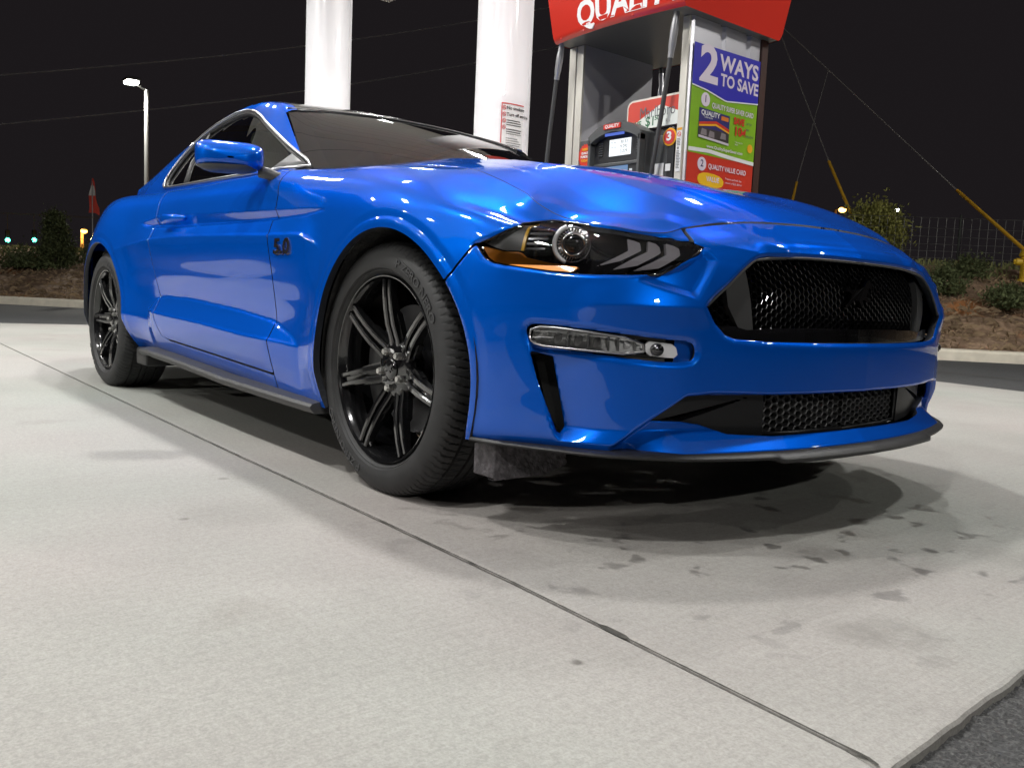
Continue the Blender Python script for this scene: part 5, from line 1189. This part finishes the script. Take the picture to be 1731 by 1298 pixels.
PB('dark_return', mat('brown_edge', (.05, .02, .015), .5), (-1.70, -1.625, 2.925, 2.99, .15, 2.33))
# cabinet
PB('cabinet', M['pgrey'], (-2.598, -1.715, 2.23, 2.90, .15, 1.665), bev=.012)
PB('cabinet_panel', M['pgrey'], (-2.595, -2.44, 2.205, 2.228, .2, 1.665), (-1.93, -1.78, 2.21, 2.228, .2, 1.62), bev=.006)
PB('nozzle_bay', M['pblack'], (-1.775, -1.72, 2.20, 2.228, .2, 1.66), bev=.005)
# valance
def vpos(a, b, c_): return np.array([a, b, c_])-pc0
vx = np.linspace(-2.74, -1.56, 40); V = []; 
def vy(x): return 2.06-.05*(1-((x+2.12)/.62)**2)
mb = MB(); prv = [(0.0, 2.325), (-.012, 2.338), (-.02, 2.37), (.01, 2.80), (.05, 2.84)]
P = np.zeros((40, 5, 3))
for i, x in enumerate(vx):
    for j, (dy, z) in enumerate(prv): P[i, j] = vpos(-2.12+(x+2.12)*(1+.16*(z-2.325)/.48), vy(x)+dy-.06*(z-2.325)/.48, z)
mb.grid(P); P2 = P.copy(); P2[..., 1] = (2.57-pc0[1])*2-P[..., 1]+.0; P2[..., 1] = (3.00+ (2.06-(P[..., 1]+pc0[1])))-pc0[1]; mb.grid(P2[:, ::-1])
V = [P[0, j] for j in range(5)]+[P2[0, j] for j in range(4, -1, -1)]; mb.add(V, [tuple(range(9, -1, -1))]); V = [P[-1, j] for j in range(5)]+[P2[-1, j] for j in range(4, -1, -1)]; mb.add(V, [tuple(range(10))])
V = []; 
for i in range(40): V += [P[i, 4], P2[i, 4]]
mb.add(V, [(2*i, 2*i+2, 2*i+3, 2*i+1) for i in range(39)]); val = mb.build('valance', M['vred'], pu, True, sharp=30)
mb = MB(); V = []
for i in range(40): V += [P[i, 0]+[0, .004, .004], P2[i, 0]+[0, -.004, .004]]
mb.add(V, [(2*i, 2*i+1, 2*i+3, 2*i+2) for i in range(39)]); mb.build('soffit', M['soff'], pu)
mb = MB(); text_on(mb, 'QUALITY', .225, lambda a, b, c_: vpos(-2.12+(-.335+a)*(1+.16*(.115+b)/.48), vy(-2.455+a)-.016-c_-.06*(.115+b)/.48+.030*(.07+b)/.48, 2.440+b), bold=.007, ext=.004, width=.90); mb.build('valance_lettering', M['white'], val)
mb = MB()
for x in (-2.66, -2.40, -1.95): mb.sph(vpos(x, vy(x)-.012, 2.345), .010, 5)
mb.build('bolts', M['vred'], val)
# display head
hx0, hx1 = -2.425, -1.945; mb = MB(); arch = [(hx0-.05, .9), (hx1+.0, .9), (hx1, 1.655)]+[(hx1+(hx0-hx1)*t, 1.655+.085*math.sin(math.pi*t)**.8) for t in np.linspace(.08, .92, 14)]+[(hx0, 1.655)]
mb.prism([(a-pc0[0], b-pc0[2]) for a, b in arch], lambda a, b, d: (a, d, b), 2.13-pc0[1], 2.228-pc0[1]); hd_ = mb.build('display_head', M['pgrey'], pu)
Yh = 2.13
hd_.location = (.045, 0, -.012)
PB('display_recess', M['pblack'], (hx0+.03, hx1-.03, Yh-.004, Yh-.001, 1.47, 1.665), (hx0+.035, hx1-.035, Yh-.004, Yh-.001, .95, 1.455), parent=hd_)
PB('display_frame', M['pgrey'], (hx0+.0, hx0+.022, Yh-.055, Yh-.001, .95, 1.64), (hx1-.022, hx1, Yh-.055, Yh-.001, .95, 1.64), (hx0+.02, hx1-.02, Yh-.012, Yh-.001, 1.455, 1.478), bev=.006, parent=hd_)
ar2 = [(hx0, 1.60), (hx0, 1.655)]+[(hx0+(hx1-hx0)*t, 1.655+.085*math.sin(math.pi*t)**.8) for t in np.linspace(.08, .92, 14)]+[(hx1, 1.655), (hx1, 1.60)]+[(hx1-.022-(hx1-hx0-.044)*t, 1.61+.060*math.sin(math.pi*t)**.8) for t in np.linspace(0, 1, 14)]
mb = MB(); ar2c = [(a-pc0[0], b-pc0[2]) for a, b in ar2]
nq = 16; outer = [(hx0, 1.60)]+[(hx0+(hx1-hx0)*t, 1.655+.085*math.sin(math.pi*t)**.8) for t in np.linspace(0, 1, nq)]+[(hx1, 1.60)]; inner = [(hx0+.022, 1.60)]+[(hx0+.022+(hx1-hx0-.044)*t, 1.612+.062*math.sin(math.pi*t)**.8) for t in np.linspace(0, 1, nq)]+[(hx1-.022, 1.60)]
V = []
for (a, b), (c_, d_) in zip(outer, inner):
    for y in (Yh-.055, Yh): V.append((a-pc0[0], y-pc0[1], b-pc0[2])); 
    for y in (Yh-.055, Yh): V.append((c_-pc0[0], y-pc0[1], d_-pc0[2]))
F = []
for i in range(nq+1): b0 = 4*i; F += [(b0, b0+2, b0+6, b0+4), (b0, b0+4, b0+5, b0+1), (b0+2, b0+3, b0+7, b0+6)]
mb.add(V, F); mb.build('hood', M['pgrey'], hd_)
PB('hood_light', emit('blue_strip', (.12, .2, .75), .9), (-2.27, -2.10, Yh-.05, Yh-.04, 1.648, 1.664), parent=hd_)
PB('screen', emit('screen_white', (.92, .97, 1.), 1.25), (-2.262, -2.066, Yh-.010, Yh-.006, 1.520, 1.628), parent=hd_)
PB('menu_screen', emit('screen_blue', (.22, .36, .62), .8), (-2.300, -2.085, Yh-.010, Yh-.006, 1.33, 1.452), parent=hd_)
mb = MB()
fs = lambda x0, z0, y0=Yh-.011: (lambda a, b, c_: tuple(np.array([x0+a, y0-c_, z0+b])-pc0))
for k, s_ in enumerate(('30.53', '9.293', '3.279')): text_on(mb, s_, .030, fs(-2.16, 1.607-k*.031))
text_on(mb, 'FUEL SALE', .012, fs(-2.25, 1.607)); text_on(mb, 'GALLONS', .012, fs(-2.25, 1.576)); mb.build('readout', M['pblk'], hd_)
PB('menu_bar', emit('menu_white', (.8, .85, .9), .8), (-2.23, -2.14, Yh-.013, Yh-.011, 1.405, 1.416), (-2.065, -2.045, Yh-.013, Yh-.006, 1.40, 1.425), (-2.065, -2.045, Yh-.013, Yh-.006, 1.36, 1.385), parent=hd_)
mb = MB()
for x0 in (-2.36, -2.015):
    for k in range(6): mb.bx(x0-pc0[0], x0+.035-pc0[0], Yh-.012-pc0[1], Yh-.005-pc0[1], 1.53+.016*k-pc0[2], 1.536+.016*k-pc0[2])
mb.build('speaker_slots', M['pgrey'], hd_)
PB('brand_plate', M['vred'], (-2.275, -2.12, Yh-.062, Yh-.056, 1.690, 1.722), parent=hd_)
mb = MB(); text_on(mb, 'QUALITY', .03, fs(-2.262, 1.706, Yh-.063), bold=.0008, width=.13); mb.build('plate_lettering', M['white'], hd_)
# number disc
def disc(c, y, r_, m, name, parent=None, th=.003):
    mb = MB(); mb.cyl((c[0]-pc0[0], y-pc0[1], c[1]-pc0[2]), (0, 1, 0), r_, th, 28); return mb.build(name, m, parent or pu)
M['yel'] = mat('print_yellow', (.85, .42, .02), .4)
nd = disc((-1.755, 1.598), 2.196, .056, M['yel'], 'pump_number'); disc((-1.755, 1.598), 2.192, .045, M['pred'], 'disc', nd)
mb = MB(); text_on(mb, '3', .075, fs(-1.755, 1.600, 2.188), bold=.003, align='CENTER', sx=1.2); mb.build('digit', M['white'], nd)
bs = MB(); star = [((.062 if k % 2 else .070)*math.cos(k*math.pi/18), (.074 if k % 2 else .084)*math.sin(k*math.pi/18)) for k in range(36)]
bs.prism([(a-2.535-pc0[0], b+1.555-pc0[2]) for a, b in star], lambda a, b, d: (a, d, b), 2.199-pc0[1], 2.203-pc0[1]); bst = bs.build('sticker', mat('sticker_red', (.62, .04, .02), .4), pu)
mb = MB(); text_on(mb, 'NEED', .022, fs(-2.535, 1.598, 2.196), bold=.001, align='CENTER'); text_on(mb, 'TODAY', .022, fs(-2.535, 1.520, 2.196), bold=.001, align='CENTER'); mb.build('sticker_print', M['yel'], bst)
mb = MB(); text_on(mb, 'QUALITY', .020, fs(-2.530, 1.572, 2.196), bold=.001, align='CENTER'); text_on(mb, 'FUNDS...', .022, fs(-2.535, 1.547, 2.196), bold=.001, align='CENTER'); mb.build('sticker_lettering', M['white'], bst)
# topper sign
tpx0, tpx1, tz0, tz1, ty = -2.15, -1.68, 1.675, 1.872, 2.185
pl_ = chaikin([(tpx0, tz0), (tpx1+.35, tz0), (tpx1+.35, tz1), (tpx0+.04, tz1), (tpx0+.005, tz1-.02)], 0); pl_ = [(tpx0, tz0), (tpx1, tz0), (tpx1, tz1), (tpx0+.045, tz1), (tpx0+.015, tz1-.012), (tpx0, tz1-.04)]
def pz(poly, y0, y1): mb = MB(); mb.prism([(a-pc0[0], b-pc0[2]) for a, b in poly], lambda a, b, d: (a, d, b), y0-pc0[1], y1-pc0[1]); return mb
tp = pz(pl_, ty+.02, ty+.045).build('topper_sign', M['steel2'], pu)
ins = [(tpx0+.014, tz0), (tpx1, tz0), (tpx1, tz1-.014), (tpx0+.047, tz1-.014), (tpx0+.025, tz1-.023), (tpx0+.014, tz1-.045)]
pz(ins, ty+.016, ty+.0195).build('topper_face', mat('topper_red', (.60, .06, .04), .4), tp)
pz([(tpx0+.018, tz0), (tpx1, tz0), (tpx1, tz0+.075), (tpx1-.17, tz0+.140), (tpx0+.018, tz0+.012)], ty+.012, ty+.0155).build('topper_peak', mat('topper_white', (.72, .76, .72), .4), tp)
mb = MB(); text_on(mb, 'Marlboro', .105, fs(-2.03, tz0+.098, ty+.011), bold=-.0005, width=.30); text_on(mb, 'R   ', .03, fs(-1.80, tz0+.03, ty+.011)); mb.build('topper_name', mat('grey_print', (.14, .14, .15), .5), tp)
mb = MB(); text_on(mb, 'SAVE', .052, fs(-2.125, tz0+.032, ty+.011), bold=.0015);  mb.build('topper_offer', mat('green_print', (.03, .16, .07), .5), tp); mb = MB(); text_on(mb, '50', .042, fs(-1.895, tz0+.058, ty+.011), bold=.001); mb.build('topper_offer', bpy.data.materials['green_print'], tp); mb = MB(); text_on(mb, '$1', .085, fs(-1.975, tz0+.040, ty+.011), bold=.001); mb.build('topper_price', bpy.data.materials['green_print'], tp)
# warning strip on the right column front
wl_ = PB('warning_label', M['white'], (-1.690, -1.652, 2.190, 2.1935, 1.375, 1.645)); PB('label_header', M['yel'], (-1.690, -1.652, 2.1875, 2.1895, 1.630, 1.645), parent=wl_)
mb = MB(); rg = random.Random(3)
for k in range(20):
    z = 1.575-k*.0095
    if k in (5, 6, 7): continue
    mb.bx(-1.686-pc0[0], -1.686+rg.uniform(.02, .031)-pc0[0], 2.1880-pc0[1], 2.1892-pc0[1], z-pc0[2], z+.004-pc0[2])
mb.box((-1.676-pc0[0], 2.1885-pc0[1], 1.520-pc0[2]), (.012, .0015, .014)); mb.build('label_print', mat('grey_print2', (.2, .2, .2), .5), wl_)
mb = MB(); mb.tube([(-1.671+.013*math.cos(a)-pc0[0], 2.187-pc0[1], 1.605+.013*math.sin(a)-pc0[2]) for a in np.linspace(0, 6.28, 17)[:-1]], .0018, 5, closed=True); mb.tube([(-1.680-pc0[0], 2.187-pc0[1], 1.614-pc0[2]), (-1.662-pc0[0], 2.187-pc0[1], 1.596-pc0[2])], .0018, 5); mb.build('no_smoking_symbol', M['pred'], wl_)
PB('pay_label', M['white'], (-2.045+.17, -1.80, 2.203, 2.207, 1.36, 1.44), (-1.775, -1.735, 2.192, 2.196, 1.385, 1.43))
# hoses
M['hose'] = mat('hose_rubber', (.05, .05, .052), .45); M['fit'] = mat('hose_fitting', (.66, .66, .68), .3, .8)
def hose(pts, fit0, fit1, lab):
    e = empty('fuel_hose', tuple(pts[0])); tag(e, lab, 'hose', 'fuel hoses hanging from the pump'); c0 = np.array(pts[0]); P_ = np.array(pts)-c0
    l_ = np.concatenate([[0], np.cumsum(np.linalg.norm(np.diff(P_, axis=0), axis=1))]); f_ = lambda t: np.array([np.interp(t, l_, P_[:, j]) for j in range(3)])
    mb = MB(); mb.tube([f_(t) for t in np.linspace(0, l_[-1], 50)], .0155, 10); mb.build('hose', M['hose'], e, True)
    mb = MB(); a, b = fit0, fit1; ts = np.linspace(a, b, 9); rr_ = [.018, .020, .020, .024, .026, .024, .024, .019, .019]; mb.tube([f_(t) for t in ts], rr_, 12); mb.build('breakaway', M['fit'], e, True, sharp=30)
hose([(-2.700, 2.08, 2.45), (-2.722, 2.10, 2.36), (-2.790, 2.12, 2.10), (-2.850, 2.13, 1.72), (-2.885, 2.13, 1.35), (-2.86, 2.12, .9), (-2.75, 2.12, .6)], .10, .36, 'left fuel hose, hanging outside the left steel column')
hose([(-1.655, 2.06, 2.45), (-1.672, 2.10, 2.36), (-1.725, 2.12, 2.05), (-1.80, 2.14, 1.65), (-1.85, 2.14, 1.35), (-1.83, 2.15, .9), (-1.78, 2.17, .8)], .08, .40, 'right fuel hose, crossing in front of the number 3')
hose([(-2.62, 3.02, 2.45), (-2.60, 3.03, 2.2), (-2.58, 3.0, 1.75), (-2.55, 3.0, 1.3)], .16, .52, 'rear fuel hose seen through the gap between the columns')
# ---- advert panel on the pump end
X0 = -1.628
def ep(y, z, d=0.): return np.array([X0+d, y, z])-pc0
def epoly(poly, d, m, name, parent, th=.0015): mb = MB(); mb.prism(poly, lambda a, b, q_: tuple(ep(a, b, q_)), d, d+th); return mb.build(name, m, parent)
blue = mat('advert_blue', (.030, .025, .42), .4); green = mat('advert_green', (.22, .44, .015), .4); redm = mat('advert_red', (.60, .04, .02), .4); lilac = mat('advert_white', (.74, .66, .76), .4)
Y0, Y1 = 2.225, 2.912
bp = epoly([(Y0, 1.30), (Y1, 1.30), (Y1, 1.51), (Y0, 1.51)], 0, redm, 'advert_panel', pu); 
epoly([(Y0, .95), (Y1, .95), (Y1, 1.2995), (Y0, 1.2995)], 0, redm, 'advert_lower', bp)
def band(zs0, zs1, d, m, name):
    ys = np.linspace(Y0, Y1, 24); top_ = [(y, float(np.interp((y-Y0)/(Y1-Y0), *zs1))) for y in ys]; bot_ = [(y, float(np.interp((y-Y0)/(Y1-Y0), *zs0))) for y in ys]; return epoly(bot_+top_[::-1], d, m, name, bp)
wv = ([0, .2, .5, 1], [1.912, 1.900, 1.862, 1.90]); wg = ([0, .3, .6, 1], [1.52, 1.528, 1.515, 1.505])
band(([0, 1], [1.50, 1.50]), ([0, 1], [1.93, 1.93]), .002, green, 'green_band')
band(wv, ([0, 1], [2.168, 2.180]), .0045, blue, 'blue_band')
band(([a for a in wv[0]], [b-.004 for b in wv[1]]), ([a for a in wv[0]], [b+.004 for b in wv[1]]), .0065, M['white'], 'white_line')
band(([a for a in wg[0]], [b-.012 for b in wg[1]]), ([a for a in wg[0]], [b+.012 for b in wg[1]]), .0045, M['white'], 'white_band')
def et(txt, y, z, size, d=.008, m=lilac, **k): mb = MB(); text_on(mb, txt, size, lambda a, b, c_: tuple(ep(y+a, z+b, d+c_)), **k); return mb.build('advert_lettering', m, bp)
et('2', 2.285, 2.048, .31, bold=.010, width=.185); et('WAYS', 2.485, 2.090, .135, bold=.004, width=.415); et('TO SAVE', 2.500, 1.985, .105, bold=.003, width=.405)
def ed(y, z, r_, m, d, name='disc'): mb = MB(); mb.tube([tuple(ep(y, z, d)), tuple(ep(y, z, d+.002))], r_, 26); return mb.build(name, m, bp)
ed(2.362, 1.840, .043, lilac, .006); et('1', 2.362, 1.842, .062, .0085, mat('advert_dark', (.05, .03, .12), .5), align='CENTER', bold=.001); ed(2.368, 1.440, .043, lilac, .004); et('2', 2.368, 1.442, .062, .0065, bpy.data.materials['advert_dark'], align='CENTER', bold=.001)
et('QUALITY SUPER SAVER CARD', 2.430, 1.815, .045, bold=.001, width=.44); et('QUALITY VALUE CARD', 2.430, 1.432, .045, bold=.001, width=.40)
et('SAVE', 2.665, 1.755, .058, m=redm, bold=.003, width=.115, d=.008); et('10\u00a2', 2.672, 1.690, .078, m=redm, bold=.003, width=.115, d=.008)
et('UP TO', 2.800, 1.755, .020, m=bpy.data.materials['advert_dark']); et('PER', 2.800, 1.715, .020, m=bpy.data.materials['advert_dark']); et('GALLON', 2.795, 1.675, .022, m=bpy.data.materials['advert_dark'])
et('www.QualitySuperSaver.com', 2.400, 1.556, .028, bold=.0005, width=.38); et('* See store for', 2.69, 1.622, .014); et('details', 2.69, 1.607, .014)
epoly([(2.31, 1.602), (2.62, 1.600), (2.62, 1.775), (2.31, 1.785)], .006, mat('photo_sky', (.035, .03, .16), .4), 'picture', bp); epoly([(2.31, 1.602), (2.62, 1.600), (2.62, 1.665), (2.31, 1.665)], .008, mat('photo_dark', (.05, .04, .04), .4), 'picture_ground', bp)
epoly([(2.31, 1.695), (2.48, 1.722), (2.62, 1.690), (2.62, 1.672), (2.48, 1.706), (2.31, 1.680)], .0085, redm, 'picture_roof', bp); epoly([(2.31, 1.679), (2.48, 1.705), (2.62, 1.671), (2.62, 1.662), (2.48, 1.692), (2.31, 1.668)], .0085, M['yel'], 'picture_stripe', bp)
et('QUALITY', 2.325, 1.757, .042, .0095, M['white'], bold=.001, width=.19); epoly([(2.53, 1.738), (2.605, 1.736), (2.605, 1.762), (2.53, 1.764)], .0085, mat('photo_orange', (.7, .2, .03), .4), 'picture_logo', bp); et('SUPER SAVER', 2.36, 1.732, .014, .0095, M['white'])
epoly([(2.31, 1.602), (2.62, 1.586), (2.62, 1.600), (2.31, 1.616)], .010, mat('photo_pale', (.6, .55, .6), .4), 'picture_strip', bp)
for a, b in ((2.36, 1.64), (2.44, 1.635), (2.56, 1.64)): epoly([(a-.03, b-.02), (a+.03, b-.02), (a+.025, b+.015), (a-.02, b+.02)], .0095, mat('photo_shape', (.22, .19, .2), .5), 'picture_shape', bp)
ed(2.858, 1.60, .028, M['yel'], .006, 'badge_disc')
epoly(chaikin([(2.335, 1.30), (2.60, 1.30), (2.60, 1.385), (2.335, 1.395)], 2), .004, mat('card_yellow', (.85, .50, .02), .4), 'card', bp); et('VALUE', 2.42, 1.352, .045, .0065, lilac, bold=.001); et('Present card with the', 2.615, 1.375, .020, .006, lilac); et('amount of $25, $50 or', 2.615, 1.350, .020, .006, lilac)
